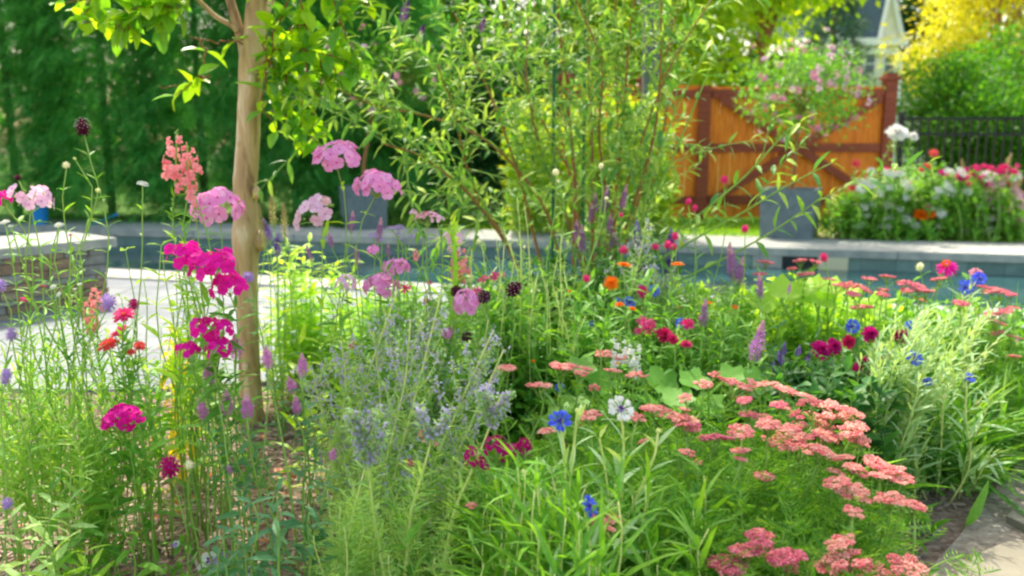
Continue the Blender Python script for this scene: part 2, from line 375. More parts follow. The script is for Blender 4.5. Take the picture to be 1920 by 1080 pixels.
head('calendula', mk_rosette('orange', 'orange', 3, 16, .3, 8, 40, .26)); head('zinnia_crimson', mk_rosette('crimson', 'crimson', 5, 15, .36, 0, 65, .15))
head('zinnia_pink', mk_rosette('hotpink', 'yellow', 4, 14, .38, 0, 50, .18)); head('dahlia', mk_rosette('magenta_deep', 'crimson', 6, 16, .34, -8, 75, .12))
head('zinnia_coral', mk_rosette('redcoral', 'yellow', 4, 14, .4, 0, 50, .18)); head('coneflower', mk_rosette('magenta', 'orange', 1, 14, .3, -12, -12, .33))
head('rose_white', mk_rosette('white', 'cream', 5, 9, .75, 5, 80, .1, .5)); head('rose_orange', mk_rosette('orange', 'yellow', 5, 9, .75, 5, 80, .14, .5))
head('zinnia_magenta', mk_rosette('magenta', 'magenta_deep', 5, 14, .38, 0, 60, .15)); head('marigold_fade', mk_rosette('rose_blend', 'straw', 3, 14, .3, -5, 25, .2))
head('dianthus_rose', mk_rosette('hotpink', 'crimson', 2, 9, .3, 0, 35, .1))
def mk_ball(mat, mat2=None, n=70, sp=.3):
    def f(mb):
        P = dome(n, zmin=-.85); mb.put(ICO, [(0, 0, 0)], None, .72, mat)
        mb.put(leaf(.6, .1, .4, .5), P * .6, frames(P), sp * rng.uniform(.9, 1.5, n), mat)
        if mat2: mb.put(OCT, P[:n // 2] * 1.03, None, .05, mat2)
    return f
head('gomphrena', mk_ball('hotpink', None, 60, .34)); head('scabiosa_dark', mk_ball('maroon', 'white', 80, .34)); head('seed_ball', mk_ball('cream', None, 50, .3))
head('knautia', mk_ball('magenta_deep', 'lilac', 60, .5)); head('seed_dark', mk_ball('maroon', 'straw', 60, .3)); head('verbena_head', mk_ball('verbena', 'lilac_tip', 60, .4)); head('bud', mk_ball('stem_pale', None, 20, .3))
def mk_snap(mat, mouth, n=11):
    """snapdragon spike z -.5.. .5"""
    def f(mb):
        for i in range(n):
            t = (i + .5) / n; a = i * 2.4; s = .23 * (1 - .55 * t) ; d = np.array((math.cos(a), math.sin(a), .15)); p = d * .1 + (0, 0, t - .5)
            mb.tube([p, p + d * s * .9], [s * .2, s * .36], mat, 6)
            q = p + d * s * .9; sx = np.cross(d, (0, 0, 1))
            for u, v, ww in ((.5, .9, .8), (-.5, .9, .8), (.6, -.55, .75), (-.6, -.55, .75), (0, -.75, .8)):
                mb.put(leaf(ww, .3, .3, .6), [q], frames([nrm(sx * u + np.array((0, 0, v)) + d * .25)], d), s * .95, mat)
            mb.put(ICO, [q + d * s * .1 - (0, 0, s * .12)], None, s * .22, mouth)
        for i in range(7): mb.put(ICO, [(random.gauss(0, .02), random.gauss(0, .02), .47 + i * .035)], None, .045 - i * .004, 'stem_green')
        mb.tube([(0, 0, -.6), (0, 0, .68)], [.03, .012], 'stem_green', 4)
    return f
head('snap_coral', mk_snap('coral', 'coral')); head('snap_white', mk_snap('white', 'cream'))
def mk_flat(mat, n=40, r=.1):
    def f(mb):
        i = np.arange(n) + .5; rr = np.sqrt(i / n); a = i * 2.4; P = np.stack((rr * np.cos(a), rr * np.sin(a), .35 * (1 - rr ** 2) + rng.normal(0, .04, n)), 1)
        Nn = nrm(P + (0, 0, 1) + rng.normal(0, .3, P.shape)); X = nrm(np.cross(Nn, (0.3, .2, .9))); mb.put(T_SMALL, P, np.stack((X, np.cross(Nn, X), Nn), 2), r * 1.6, mat)
        for p in P[::4]: mb.tube([(0, 0, -.6), p], .025, 'stem_green', 3)
    return f
head('verbena_flat', mk_flat('verbena')); head('white_flat', mk_flat('white')); head('fading_flat', mk_flat('rose_blend', 30))
def mk_pansy(mb):
    for i, (a, m, s) in enumerate(((90, 'verbena', 1), (50, 'verbena', .95), (130, 'verbena', .95), (200, 'white', .9), (340, 'white', .9), (270, 'white', 1.0))):
        a = math.radians(a); mb.put(leaf(1.0, .1, .15, .6), [(0, 0, .02 * i)], frames([(math.cos(a), math.sin(a), .1)]), s, m)
    mb.put(OCT, [(0, -.05, .16)], None, np.array([(.12, .12, .05)]), 'yellow'); mb.put(leaf(.6, .1, .1, .6), [(0, 0, .15)] * 3, frames([(-.8, -.3, .1), (.8, -.3, .1), (0, -1, .1)]), .45, 'violet')
head('pansy', mk_pansy, 2)

# ------------------------------------------------------------ plant builders
def base_under(heads, d, dx=0.0, dy=0.0):
    P = np.array([W(h[0], h[1], d) for h in heads]); b = P.mean(0); b[2] = 0; b[0] += dx; b[1] += dy; return b
def plant(name, label, cat, heads, d, kind, size, fol=('lance', 'green_mid', .07, 8, 35, 2), group=None, stem='stem_green', sr=.0016,
          face=(0, -.25, 1), spread=.05, dx=0.0, dy=0.03, extra=4, exh=(.45, .8), spike=False, base=None, headname='flower_head', lean=.6, exw=1.0):
    """flowering plant: heads = [(px, py, scale, depth offset, kind)] seen at depth d; size = head radius (or spike length) in metres"""
    b = base_under(heads, d, dx, dy) if base is None else np.asarray(base, float)
    root = thing(name, label, cat, b, group)
    fo = MB(); kd, fm, fl, fn, el, wh = fol; tops = []; lo = .62 if (b[0] < -.15 and d < 2.3) else .08
    if lo > .1: extra = 0 if fol[0] == 'narrow' else min(extra, 1)
    for h in heads:
        px, py = h[0], h[1]; s = h[2] if len(h) > 2 else 1.0; dd = h[3] if len(h) > 3 else random.uniform(-.04, .04); hk = h[4] if len(h) > 4 and h[4] else kind
        p = W(px, py, d + dd); sz = size * s
        n = nrm(np.array(face, float) + rng.normal(0, .16, 3) * (1.0 if not spike else .35))
        bb = b + np.array((random.gauss(0, spread), random.gauss(0, spread), 0)) ; bb[0] = b[0] + (p[0] - b[0]) * .35 + random.gauss(0, spread * .3)
        end = p - n * sz * (.5 if spike else .3)
        path = rise(bb, end, lean); st = MB(); st.tube(path, [sr * 1.4, sr], stem, 5); st.build('stem', root, True)
        me = random.choice(HEADS[hk]); R = upR(nrm(path[-1] - path[-3]) * .6 + n * .4) if spike else upR(n)
        inst(me, 'flower_spike' if spike else headname, root, p, R, (sz * random.uniform(.88, 1.12), sz * random.uniform(.88, 1.12), sz * random.uniform(.85, 1.2)) if not spike else (sz, sz, sz * random.uniform(.85, 1.15))); leafrun(fo, path, fn, fl, kd, fm, elev=el, whorl=wh, t0=lo); tops.append(p)
    T = np.array(tops)
    for k in range(extra):
        q = T[random.randrange(len(T))].copy(); f = random.uniform(*exh); q[:2] += rng.normal(0, .07 * exw, 2); q[2] *= f
        bb = b + np.array((rng.normal(0, spread * 1.4), rng.normal(0, spread * 1.4), 0)); bb[0] += (q[0] - b[0]) * .5
        path = rise(bb, q); fo.tube(path, sr * .8, stem, 4); leafrun(fo, path, fn, fl, kd, fm, elev=el, whorl=wh, t1=1.0, t0=lo)
    fo.build('foliage', root); return root
def clump(name, label, px, py, d, wpx, n, kind, mat, ln, nl, cat='plant', elev=40, wh=2, stem='stem_green', dep=.18, lean=.6, low=.5, splay=1.3, sr=.002, group=None, shift=0.0, t0=.08):
    """leafy plant whose top reaches pixel py at depth d, wpx pixels wide"""
    top = W(px, py, d); half = wpx / F * d / 2; b = np.array((top[0] + shift, d, 0.0)); root = thing(name, label, cat, b, group)
    fo = MB(); st = MB()
    for k in range(n):
        u = random.uniform(-1, 1); v = random.uniform(-1, 1)
        t = np.array((top[0] + u * half, d + v * dep, top[2] * (1 - (1 - low) * random.random() * (.4 + .6 * abs(u)))))
        bb = np.array((b[0] + u * half / splay, d + v * dep / splay, 0.0)); path = rise(bb, t, lean, 10, .02)
        st.tube(path, [sr * 1.5, sr * .6], stem, 4); leafrun(fo, path, nl, ln, kind, mat, elev=elev, whorl=wh, t1=1.0, t0=t0)
    fo.build('foliage', root); st.build('stem', root, True); return root

# ------------------------------------------------------------ the ground, pool, patio, path
def sheet(name, poly, z0, z1, mat):
    """flat slab with a real edge: polygon (x,y) list, bottom z0, top z1"""
    mb = MB(); n = len(poly); V = [(x, y, z1) for x, y in poly] + [(x, y, z0) for x, y in poly]
    mb.raw(V, [np.array([list(range(n))]), np.array([[i, (i + 1) % n, n + (i + 1) % n, n + i] for i in range(n)])], mat)
    return struct(mb.build(name))
def stone(name, cs, brick=None, scale=6, rough=.8, bump=.3, mortar=(120, 118, 112), offs=.5, msize=.012):
    m, n, b, out = nodes(name); tc = n.nodes.new('ShaderNodeTexCoord')
    no = n.nodes.new('ShaderNodeTexNoise'); no.inputs['Scale'].default_value = scale; no.inputs['Detail'].default_value = 8; no.inputs['Roughness'].default_value = .6
    n.links.new(tc.outputs['Object'], no.inputs[0]); col = ramp(n, [(.3, srgb(*cs[0])), (.5, srgb(*cs[1])), (.7, srgb(*cs[2]))], no.outputs[0])
    hgt = no.outputs[0]
    if brick:
        br = n.nodes.new('ShaderNodeTexBrick'); br.inputs['Scale'].default_value = 1; br.inputs['Brick Width'].default_value = brick[0]; br.inputs['Row Height'].default_value = brick[1]
        br.inputs['Mortar Size'].default_value = msize; br.inputs['Mortar Smooth'].default_value = .3; br.offset = offs; br.squash = .8
        br.inputs['Color1'].default_value = (.8, .8, .8, 1); br.inputs['Color2'].default_value = (1.15, 1.1, 1.05, 1); br.inputs['Mortar'].default_value = (.55, .55, .55, 1)
        n.links.new(tc.outputs['Object'], br.inputs[0]); mu = n.nodes.new('ShaderNodeVectorMath'); mu.operation = 'MULTIPLY'
        n.links.new(col, mu.inputs[0]); n.links.new(br.outputs[0], mu.inputs[1]); col = mu.outputs[0]
    n.links.new(col, b.inputs['Base Color']); b.inputs['Roughness'].default_value = rough
    bu = n.nodes.new('ShaderNodeBump'); bu.inputs['Strength'].default_value = bump; bu.inputs['Distance'].default_value = .02
    n.links.new(hgt, bu.inputs['Height']); n.links.new(bu.outputs[0], b.inputs['Normal']); return m
M_mulch = plain('mulch', (142, 120, 104), .95, noise=(45, (98, 78, 64), (186, 166, 150)), bump=1.0)
M_patio = stone('patio_stone', ((106, 115, 124), (123, 131, 139), (138, 144, 149)), (.9, .6), 3, bump=.2, msize=.014)
M_coping = stone('coping_stone', ((140, 148, 146), (164, 168, 162), (186, 186, 178)), (1.2, 5.0), 8, bump=.15, msize=.008)
M_path = stone('flagstone', ((118, 112, 96), (134, 128, 110), (150, 144, 128)), None, 4, bump=.4)
M_tile = stone('pool_wall_tile', ((90, 122, 120), (110, 140, 134), (128, 152, 146)), (.3, 5), 5, .4, .1, msize=.005)
def pf(x): return 8.24 - .24 * (x - 2.27)      # far pool edge
def pn(x): return 5.9 - .26 * (x - .15)        # near pool edge
xa, xb = -7.5, 9.0
PA, PB, PC, PD = (xa, pn(xa)), (xb, pn(xb)), (xb, pf(xb)), (xa, pf(xa))
mb = MB(); O = 150
mb.raw([(-O, -O, 0), (O, -O, 0), (O, O, 0), (-O, O, 0)] + [(x, y, 0) for x, y in (PA, PB, PC, PD)], [np.array([[0, 1, 5, 4], [1, 2, 6, 5], [2, 3, 7, 6], [3, 0, 4, 7]])], M_mulch)
struct(mb.build('ground'))
mb = MB(); q = (PA, PB, PC, PD)
mb.raw([(x, y, -.0) for x, y in q] + [(x, y, -1.3) for x, y in q], [np.array([[0, 1, 5, 4], [1, 2, 6, 5], [2, 3, 7, 6], [3, 0, 4, 7], [4, 5, 6, 7]])], M_tile)
struct(mb.build('pool_basin'))
# water
m, n, b, out = nodes('pool_water'); b.inputs['Base Color'].default_value = srgb(46, 82, 84); b.inputs['Roughness'].default_value = .06; b.inputs['IOR'].default_value = 1.33
tc = n.nodes.new('ShaderNodeTexCoord'); no = n.nodes.new('ShaderNodeTexNoise'); no.inputs['Scale'].default_value = 5; no.inputs['Detail'].default_value = 3; n.links.new(tc.outputs['Object'], no.inputs[0])
bu = n.nodes.new('ShaderNodeBump'); bu.inputs['Strength'].default_value = .25; bu.inputs['Distance'].default_value = .03; n.links.new(no.outputs[0], bu.inputs['Height']); n.links.new(bu.outputs[0], b.inputs['Normal'])
mb = MB(); mb.raw([(x, y, -.16) for x, y in q], [np.array([[0, 1, 2, 3]])], m); struct(mb.build('pool_water'))
# submerged bench and skimmer in the far wall
def along(x, off, f=pf): return (x, f(x) + off)
sheet('far_coping', [along(-7.5, -.03), along(9, -.03), along(9, .95), along(-7.5, .95)], -.04, .035, M_coping)
sheet('near_coping', [along(-7.5, -.33, pn), along(9, -.33, pn), along(9, .03, pn), along(-7.5, .03, pn)], -.04, .035, M_coping)
sheet('pool_step', [(-7.4, pn(-7.4) + .35), (-2.2, pn(-2.2) + .45), (-2.0, pn(-2) + 1.0), (-7.4, pn(-7.4) + 1.0)], -.5, -.125, M_coping)
pts = [G(-400, 735)[:2], G(250, 738)[:2], G(520, 722)[:2], G(1100, 665)[:2], G(1600, 635)[:2], G(1920, 622)[:2], G(2400, 605)[:2]]
sheet('patio', [(-9, pts[0][1])] + [tuple(p) for p in pts] + [(9, pn(9) - .33), (-7.5, pn(-7.5) - .33), (-9, pn(-9) - .33)], -.02, .02, M_patio)
sheet('lawn', [along(-2.6, 1.3), along(9, .9), (40, 11), (40, 60), (-40, 60), (-40, 11.4)], -.02, .012, plain('turf', (90, 130, 40), .9, noise=(9, (70, 110, 35), (120, 155, 50)), bump=.5))
a = along(W(1500, 495, 8.1)[0], -.012); dr_ = nrm(np.array((1, -.24, 0))); rz_ = math.atan2(dr_[1], dr_[0]); root = thing('pool_skimmer', 'dark skimmer opening with pale stone block in the far pool wall', 'skimmer', (a[0], a[1], -.1))
mb = MB(); mb.box((a[0], a[1], -.105), (.32, .03, .12), plain('skimmer_dark', (24, 34, 36), .5), rz_); mb.build('opening', root)
mb = MB(); mb.box((a[0] + dr_[0] * .3, a[1] + dr_[1] * .3, -.105), (.27, .03, .13), plain('skimmer_block', (205, 200, 165), .6), rz_); mb.build('block', root)
mb = MB(); mb.box((a[0] - dr_[0] * .3, a[1] - dr_[1] * .3, -.105), (.27, .02, .13), M_coping, rz_); mb.build('side_block', root)
# path of irregular flags
edge = [G(1745, 1085), G(1755, 1060), G(1800, 1010), G(1850, 940), G(1885, 900), G(1930, 855), G(2000, 800), G(2150, 720)]
sheet('flagstone_path', [tuple(p[:2]) for p in ([np.array((.55, .9, 0))] + edge)] + [(5.5, 4.2), (3.5, 1.0), (2.6, .4)], -.02, .012, plain('path_joint', (150, 140, 125), .95, noise=(40, (110, 100, 85), (175, 168, 150)), bump=.8))
fl = MB(); u = nrm(np.array(edge[6] - edge[1])); vv = np.array((u[1], -u[0], 0))
s0 = -1.3
while s0 < 4.2:
    ln = random.uniform(.38, .6); o0 = .05
    for _ in range(4):
        wd = random.uniform(.35, .7); c0 = edge[1] + u * (s0 + ln / 2) + vv * (o0 + wd / 2)
        P = []
        for k in range(9):
            a = k * 6.283 / 9; rx = (ln / 2 - .015) * min(1 / max(abs(math.cos(a)), .01), 1 / max(abs(math.sin(a)), .01), 1.22); ry = rx * (wd / 2 - .015) / (ln / 2 - .015)
            p = c0 + u * rx * math.cos(a) * random.uniform(.93, 1) + vv * ry * math.sin(a) * random.uniform(.93, 1); P.append(p)
        zt = .026 + random.uniform(0, .008); V = [(p[0], p[1], zt) for p in P] + [(p[0], p[1], 0) for p in P]
        fl.raw(V, [np.array([list(range(9))[::-1]]), np.array([[i, (i + 1) % 9, 9 + (i + 1) % 9, 9 + i] for i in range(9)])], M_path); o0 += wd
    s0 += ln
struct(fl.build('path_stones'))
# loose mulch chips and dead leaves
k = 26000; px = rng.uniform(-3.2, 3.0, k); py = rng.uniform(1.4, 5.0, k); keep = (py < 3.6 + .22 * (px + 1.4) * (px > -1.4)) & ~((px > .9) & (py < 2.0 + (px - 1.0) * 1.15)); px, py = px[keep], py[keep]; k = len(px)
mb = MB(); D = rng.normal(0, 1, (k, 3)) * (1, 1, .25)
mb.put(BOX, np.stack((px, py, rng.uniform(.002, .014, k)), 1), frames(D), np.stack((rng.uniform(.003, .009, k), rng.uniform(.015, .05, k), rng.uniform(.002, .005, k)), 1), 'chip')
struct(mb.build('mulch_chips'), 'stuff')
mb = MB(); k = 260; mb.put(TL['broad'], np.stack((rng.uniform(-1.5, .6, k), rng.uniform(2, 3.6, k), np.full(k, .02)), 1), frames(rng.normal(0, 1, (k, 3)) * (1, 1, .3)), rng.uniform(.02, .05, k), 'dead_leaf')
struct(mb.build('fallen_leaves'), 'stuff')
k = 30000; gx = rng.uniform(-3, 9, k); gy = np.array([pf(a) for a in gx]) + rng.uniform(.97, 3.4, k)
mb = MB(); mb.put(quad(.14, .3), np.stack((gx, gy, np.full(k, .01)), 1), frames(rng.normal(0, .35, (k, 3)) + (0, 0, 1)), rng.uniform(.03, .075, k), 'grass_green'); struct(mb.build('lawn_grass'), 'stuff')

# ------------------------------------------------------------ trees and hedges
def crown(mb, ctr, rad, mat, ncl, nl, ls, cs=.3, kind='quad', shell=.55, seed=None, droop=0.0, ups=.5, clip=None):
    P = rng.normal(0, 1, (ncl, 3)); P = nrm(P) * (shell + (1 - shell) * rng.random((ncl, 1))) * rng.uniform(.75, 1.12, (ncl, 1)); P = P * rad + ctr
    if clip is not None: P = P[P[:, 2] > clip]
    A = np.repeat(P, nl, 0); cr = np.repeat(rng.uniform(.6, 1.3, len(P)), nl)[:, None]
    Q = A + rng.normal(0, 1, A.shape) * cs * cr * (1, 1, .6)
    D = nrm(Q - ctr) + rng.normal(0, .7, Q.shape) + (0, 0, -droop); U = rng.normal(0, ups, Q.shape) + (0, 0, 1)
    mb.put(TL[kind], Q, frames(D, U), ls * rng.uniform(.7, 1.3, len(Q)), mat); return P
def tree(name, label, cat, px, d, zc, rad, mat, ncl=70, nl=110, ls=.12, cs=.35, bark='stem_brown', tr=.12, group=None, **kw):
    x = W(px, 300, d)[0]; root = thing(name, label, cat, (x, d, 0), group); ctr = np.array((x, d, zc)); mb = MB()
    P = crown(mb, ctr, np.array(rad), mat, ncl, nl, ls, cs, **kw); mb.build('crown', root)
    t = MB(); t.tube([(x, d, -.05), (x + .05, d, zc * .4), (x - .03, d, zc), (x, d, zc + rad[2] * .7)], [tr, tr * .8, tr * .5, tr * .15], bark, 8)
    for p in P[::max(1, len(P) // 14)]: t.tube(bez(np.array((x, d, zc * .55)), np.array((x, d, zc * .9)) * .6 + p * .4, p, 6), [tr * .35, tr * .1], bark, 5)
    t.build('trunk', root); return root
def arbor(label, px, d, h, r, n=13000):
    x = W(px, 300, d)[0]; root = thing('arborvitae_tree', label, 'evergreen', (x, d, 0), 'arborvitae trees in the hedge'); mb = MB()
    m = 1700; k = 15; t = rng.random(m) ** .85; a = rng.uniform(0, 6.283, m); rr = r * (1 - t ** 2.4 * .8) * rng.uniform(.5, 1.15, m)
    t, a, rr = (np.repeat(q_, k) for q_ in (t, a, rr)); f = np.tile(np.linspace(.42, 1.0, k), m); sd_ = np.tile(np.where(np.arange(k) % 2, 1, -1), m); aa = a + sd_ * (1.02 - f) * .55 * rng.uniform(.3, 1, len(f))
    P = np.stack((x + rr * f * np.cos(aa), d + rr * f * np.sin(aa), .12 + t * h - (f - .5) ** 2 * .55 + rng.normal(0, .02, len(f))), 1)
    D = np.stack((np.cos(a + sd_ * .6), np.sin(a + sd_ * .6), -.25 - (f - .5) * 1.1), 1) + rng.normal(0, .16, (len(f), 3))
    mb.put(TL['feather'], P, frames(D), rng.uniform(.13, .24, len(f)), 'hedge_green'); mb.build('crown', root)
    t = MB(); t.tube([(x, d + .2, -.05), (x, d + .2, h * .95)], [.06, .02], 'stem_dark', 7); t.build('trunk', root)
for k, (px, d, h, r, lb) in enumerate([(-230, 11.3, 5.2, 1.15, 'dark evergreen at the far left end of the tall hedge, partly out of the picture'), (10, 11.5, 5.5, 1.1, 'dark evergreen hedge tree directly behind the stone spa wall and blue bin'),
        (190, 11.5, 5.3, 1.1, 'dark evergreen hedge tree seen under the left tree branch, behind the teal pole'), (370, 11.6, 5.6, 1.1, 'dark evergreen hedge tree just left of the bare tree trunk, behind the coral snapdragon'),
        (545, 11.6, 5.3, 1.05, 'shadowy evergreen hedge tree just right of the tree trunk above the planter'), (700, 12.2, 4.4, 1.1, 'dark evergreen tree ending the hedge behind the left standard rose')]):
    arbor(lb, px, d, h + .5, r)
tree('shade_tree', 'dense green tree behind the pool left of the butterfly bush', 'tree', 800, 15.5, 3.0, (1.9, 1.6, 2.4), 'tree_green', 110, 110, .16, .4)
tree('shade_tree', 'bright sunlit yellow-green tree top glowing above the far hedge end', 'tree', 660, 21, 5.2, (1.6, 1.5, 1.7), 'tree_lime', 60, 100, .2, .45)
tree('shade_tree', 'deep green tree behind the butterfly bush and grey post', 'tree', 1010, 17, 3.4, (2.2, 1.8, 2.8), 'tree_green', 120, 110, .17, .45)
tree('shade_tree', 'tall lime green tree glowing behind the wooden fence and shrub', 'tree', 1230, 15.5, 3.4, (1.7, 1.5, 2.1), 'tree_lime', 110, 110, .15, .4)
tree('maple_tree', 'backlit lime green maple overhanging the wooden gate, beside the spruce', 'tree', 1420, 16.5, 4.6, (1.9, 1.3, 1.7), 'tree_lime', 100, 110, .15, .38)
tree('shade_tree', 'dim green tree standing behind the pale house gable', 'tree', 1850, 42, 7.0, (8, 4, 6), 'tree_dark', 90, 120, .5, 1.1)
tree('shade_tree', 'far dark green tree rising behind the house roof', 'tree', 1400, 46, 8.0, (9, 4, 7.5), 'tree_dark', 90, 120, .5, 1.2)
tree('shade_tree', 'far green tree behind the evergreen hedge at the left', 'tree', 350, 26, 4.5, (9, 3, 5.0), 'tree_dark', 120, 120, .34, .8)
tree('golden_tree', 'bright golden yellow tree at the top right corner beyond the black fence', 'tree', 1850, 20, 3.6, (2.0, 1.4, 2.0), 'tree_gold', 95, 130, .14, .34)
tree('shade_tree', 'green leafy tree in front of the golden tree behind the black fence', 'tree', 1895, 15.5, 1.75, (1.3, 1.2, 1.25), 'tree_green', 100, 130, .09, .3)
tree('hedge_shrub', 'low bushy green shrub against the back of the black fence', 'shrub', 1780, 13.4, 1.35, (.75, .7, .95), 'tree_green', 60, 120, .09, .22, tr=.05)
tree('hedge_shrub', 'dark rounded evergreen shrub behind the black fence at the right edge', 'shrub', 1860, 12.6, .95, (.8, .6, .75), 'tree_green', 60, 140, .08, .2, tr=.05)
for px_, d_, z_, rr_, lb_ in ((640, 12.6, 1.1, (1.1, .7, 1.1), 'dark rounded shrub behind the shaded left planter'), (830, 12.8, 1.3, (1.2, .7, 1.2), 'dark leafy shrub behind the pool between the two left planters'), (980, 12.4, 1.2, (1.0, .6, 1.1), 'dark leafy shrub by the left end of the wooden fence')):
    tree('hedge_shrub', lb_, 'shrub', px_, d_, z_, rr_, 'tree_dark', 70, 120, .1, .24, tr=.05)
x0 = W(1548, 300, 21)[0]; root = thing('spruce_tree', 'blue-green spruce between the lime maple and the pale house', 'tree', (x0, 21, 0)); mb = MB(); n = 9000
t = rng.random(n); a = rng.uniform(0, 6.28, n); rr = 1.25 * (1 - t) * rng.uniform(.55, 1.05, n) * (1 + .25 * np.sin(t * 60)); P = np.stack((x0 + rr * np.cos(a), 21 + rr * np.sin(a), .6 + 5.8 * t - rr * .15), 1)
mb.put(TL['needle'], P, frames(np.stack((np.cos(a), np.sin(a), np.full(n, .1)), 1) + rng.normal(0, .4, (n, 3))), .28, 'spruce_blue'); mb.build('crown', root)
mb = MB(); mb.tube([(x0, 21, 0), (x0, 21, 6.3)], [.12, .02], 'stem_brown', 7); mb.build('trunk', root)

# ------------------------------------------------------------ house far behind
M_clap = plain('clapboard', (226, 220, 190), .7, noise=(3, (215, 208, 176), (234, 229, 202))); M_trim = plain('white_trim', (232, 230, 222), .6)
M_slate = plain('slate_roof', (70, 90, 100), .8, noise=(6, (55, 74, 84), (88, 106, 114)), bump=.3); M_pane = plain('window_pane', (70, 84, 96), .1)
hd = 38.0; hc = W(1655, 300, hd); root = thing('house', 'pale yellow house with white gable trim and dark slate roof beyond the gate', 'house', (hc[0], hd, 0))
def hp(px, py, dd=0.0): return W(px, py, hd + dd)
mb = MB(); xl, xr = hp(1560, 0)[0], hp(1692, 0)[0]; ze = hp(1650, 74)[2]
mb.box(((xl + xr) / 2, hd + 3, ze / 2), (xr - xl, 6, ze), M_clap)
for k in range(30): mb.box(((xl + xr) / 2, hd - .01, k * ze / 30), (xr - xl, .03, .02), M_trim)
ap = hp(1669, -25); a = np.array((hp(1646, 70)[0], hd, ze)); b2 = np.array((hp(1692, 70)[0], hd, ze))
mb.raw([a, b2, (ap[0], hd, ap[2])], [np.array([[0, 1, 2]])], M_clap); mb.build('wall', root)
mb = MB(); mb.raw([(a[0], hd + .03, ze), (ap[0], hd + .03, ap[2]), (ap[0] - 4, hd + 5, ap[2]), (a[0] - 5, hd + 1, ze + .2)], [np.array([[0, 1, 2, 3]])], M_slate)
mb.raw([(b2[0], hd + .03, ze), (ap[0], hd + .03, ap[2]), (ap[0], hd + 6, ap[2]), (b2[0], hd + 6, ze)], [np.array([[0, 1, 2, 3]])], M_slate); g_ = [hp(1520, 62, 1), hp(1650, 62, 1), hp(1672, -60, 3), hp(1520, -60, 3)]; mb.raw(g_, [np.array([[0, 1, 2, 3]])], M_slate); mb.build('roof', root)
mb = MB()
for e in (a, b2): mb.tube([e + (0, -.15, -.1), (ap[0], hd - .15, ap[2])], .11, M_trim, 4)
mb.box(((xl + xr) / 2, hd - .1, ze - .12), (xr - xl + .5, .5, .3), M_trim); mb.box(((xl + xr) / 2, hd - .05, ze - .5), (xr - xl, .2, .25), M_trim); mb.box((xr, hd - .05, ze / 2 - .3), (.3, .3, ze - .6), M_trim); mb.build('trim', root)
for (wx, wy) in ((1666, 120), (1630, 120), (1666, 195)):
    p = hp(wx, wy); s = .4; fr = MB(); fr.box((p[0], hd - .03, p[2]), (s + .16, .1, s * 1.9 + .16), M_trim); f = fr.build('window', root)
    g = MB(); g.box((p[0], hd - .075, p[2]), (s, .04, s * 1.9), M_pane); g.box((p[0], hd - .1, p[2]), (s, .02, .05), M_trim); o = g.build('pane', root); o.parent = f
hx = hp(1725, 130); mb = MB(); z1 = hp(1725, 165)[2]; mb.box((hx[0] + .6, hd + 4, z1 / 2), (3.6, 5, z1), M_clap); mb.build('wing_wall', root)
mb = MB(); zt = hp(1725, 95)[2]; mb.raw([(hx[0] - 1.3, hd + 1.2, z1 - .1), (hx[0] + 2.6, hd + 1.2, z1 - .1), (hx[0] + 2.2, hd + 4, zt), (hx[0] - .9, hd + 4, zt)], [np.array([[0, 1, 2, 3]])], M_slate); mb.build('wing_roof', root)

# ------------------------------------------------------------ timber fence and gate
M_cedar = plain('cedar_board', (228, 126, 12), .55, noise=(5, (190, 92, 8), (240, 150, 34)), stretch=(9, 9, .8), bump=.2)
M_cedar2 = plain('cedar_rail', (138, 62, 36), .55, noise=(5, (118, 50, 28), (158, 78, 46)), stretch=(1, 9, 9), bump=.2)
fd = 11.2; Z = lambda py: W(1500, py, fd)[2]; X = lambda px: W(px, 300, fd)[0]
def boards(mb, x0, x1, z0, z1):
    n = int((x1 - x0) / .14); wd = (x1 - x0) / n
    for i in range(n): mb.box((x0 + (i + .5) * wd, fd + random.uniform(-.003, .003), (z0 + z1) / 2 + random.uniform(-.004, .004)), (wd - .008, .022, z1 - z0), M_cedar)
def post(px, root, name='post', top=150):
    mb = MB(); x = X(px); zt = Z(top); mb.box((x, fd, zt / 2), (.15, .15, zt), M_cedar2); p = mb.build(name, root)
    c = MB(); c.box((x, fd, zt + .02), (.21, .21, .045), M_cedar2); c.box((x, fd, zt + .06), (.14, .14, .04), M_cedar2); q = c.build('post_cap', root); q.parent = p
gate = thing('wooden_gate', 'orange cedar garden gate with crossed diagonal braces between two posts', 'gate', (X(1495), fd, 0))
mb = MB(); boards(mb, X(1326), X(1648), .06, Z(163)); mb.build('board_panel', gate)
mb = MB()
for py in (176, 277, 374): mb.box(((X(1326) + X(1646)) / 2, fd - .035, Z(py)), (X(1646) - X(1326), .045, .11), M_cedar2)
mb.build('rail', gate)
for a, b2 in (((1345, 184), (1638, 368)), ((1345, 368), (1638, 184))):
    p, q2 = np.array((X(a[0]), fd - .075, Z(a[1]))), np.array((X(b2[0]), fd - .075, Z(b2[1]))); mb = MB(); dirv = nrm(q2 - p); L0 = np.linalg.norm(q2 - p)
    if b2[1] < a[1]: p[1] -= .03; q2[1] -= .03
    R = frames([dirv], (0, -1, 0)); mb.put(BOX, [(p + q2) / 2], R, np.array([(.1, L0, .03)]), M_cedar2); mb.build('brace', gate)
post(1658, gate); post(1316, gate, top=172)
fen = thing('wooden_fence', 'orange cedar board fence running left from the gate behind the shrub', 'fence', (X(1200), fd, 0))
mb = MB(); boards(mb, X(1068), X(1306), .05, Z(160)); mb.build('board_panel', fen)
mb = MB()
for py in (176, 277, 374): mb.box(((X(1068) + X(1330)) / 2, fd - .035, Z(py)), (X(1330) - X(1068), .045, .09), M_cedar2)
mb.build('rail', fen); post(1060, fen); post(1205, fen)
M_iron = plain('black_iron', (28, 34, 36), .45, .3)
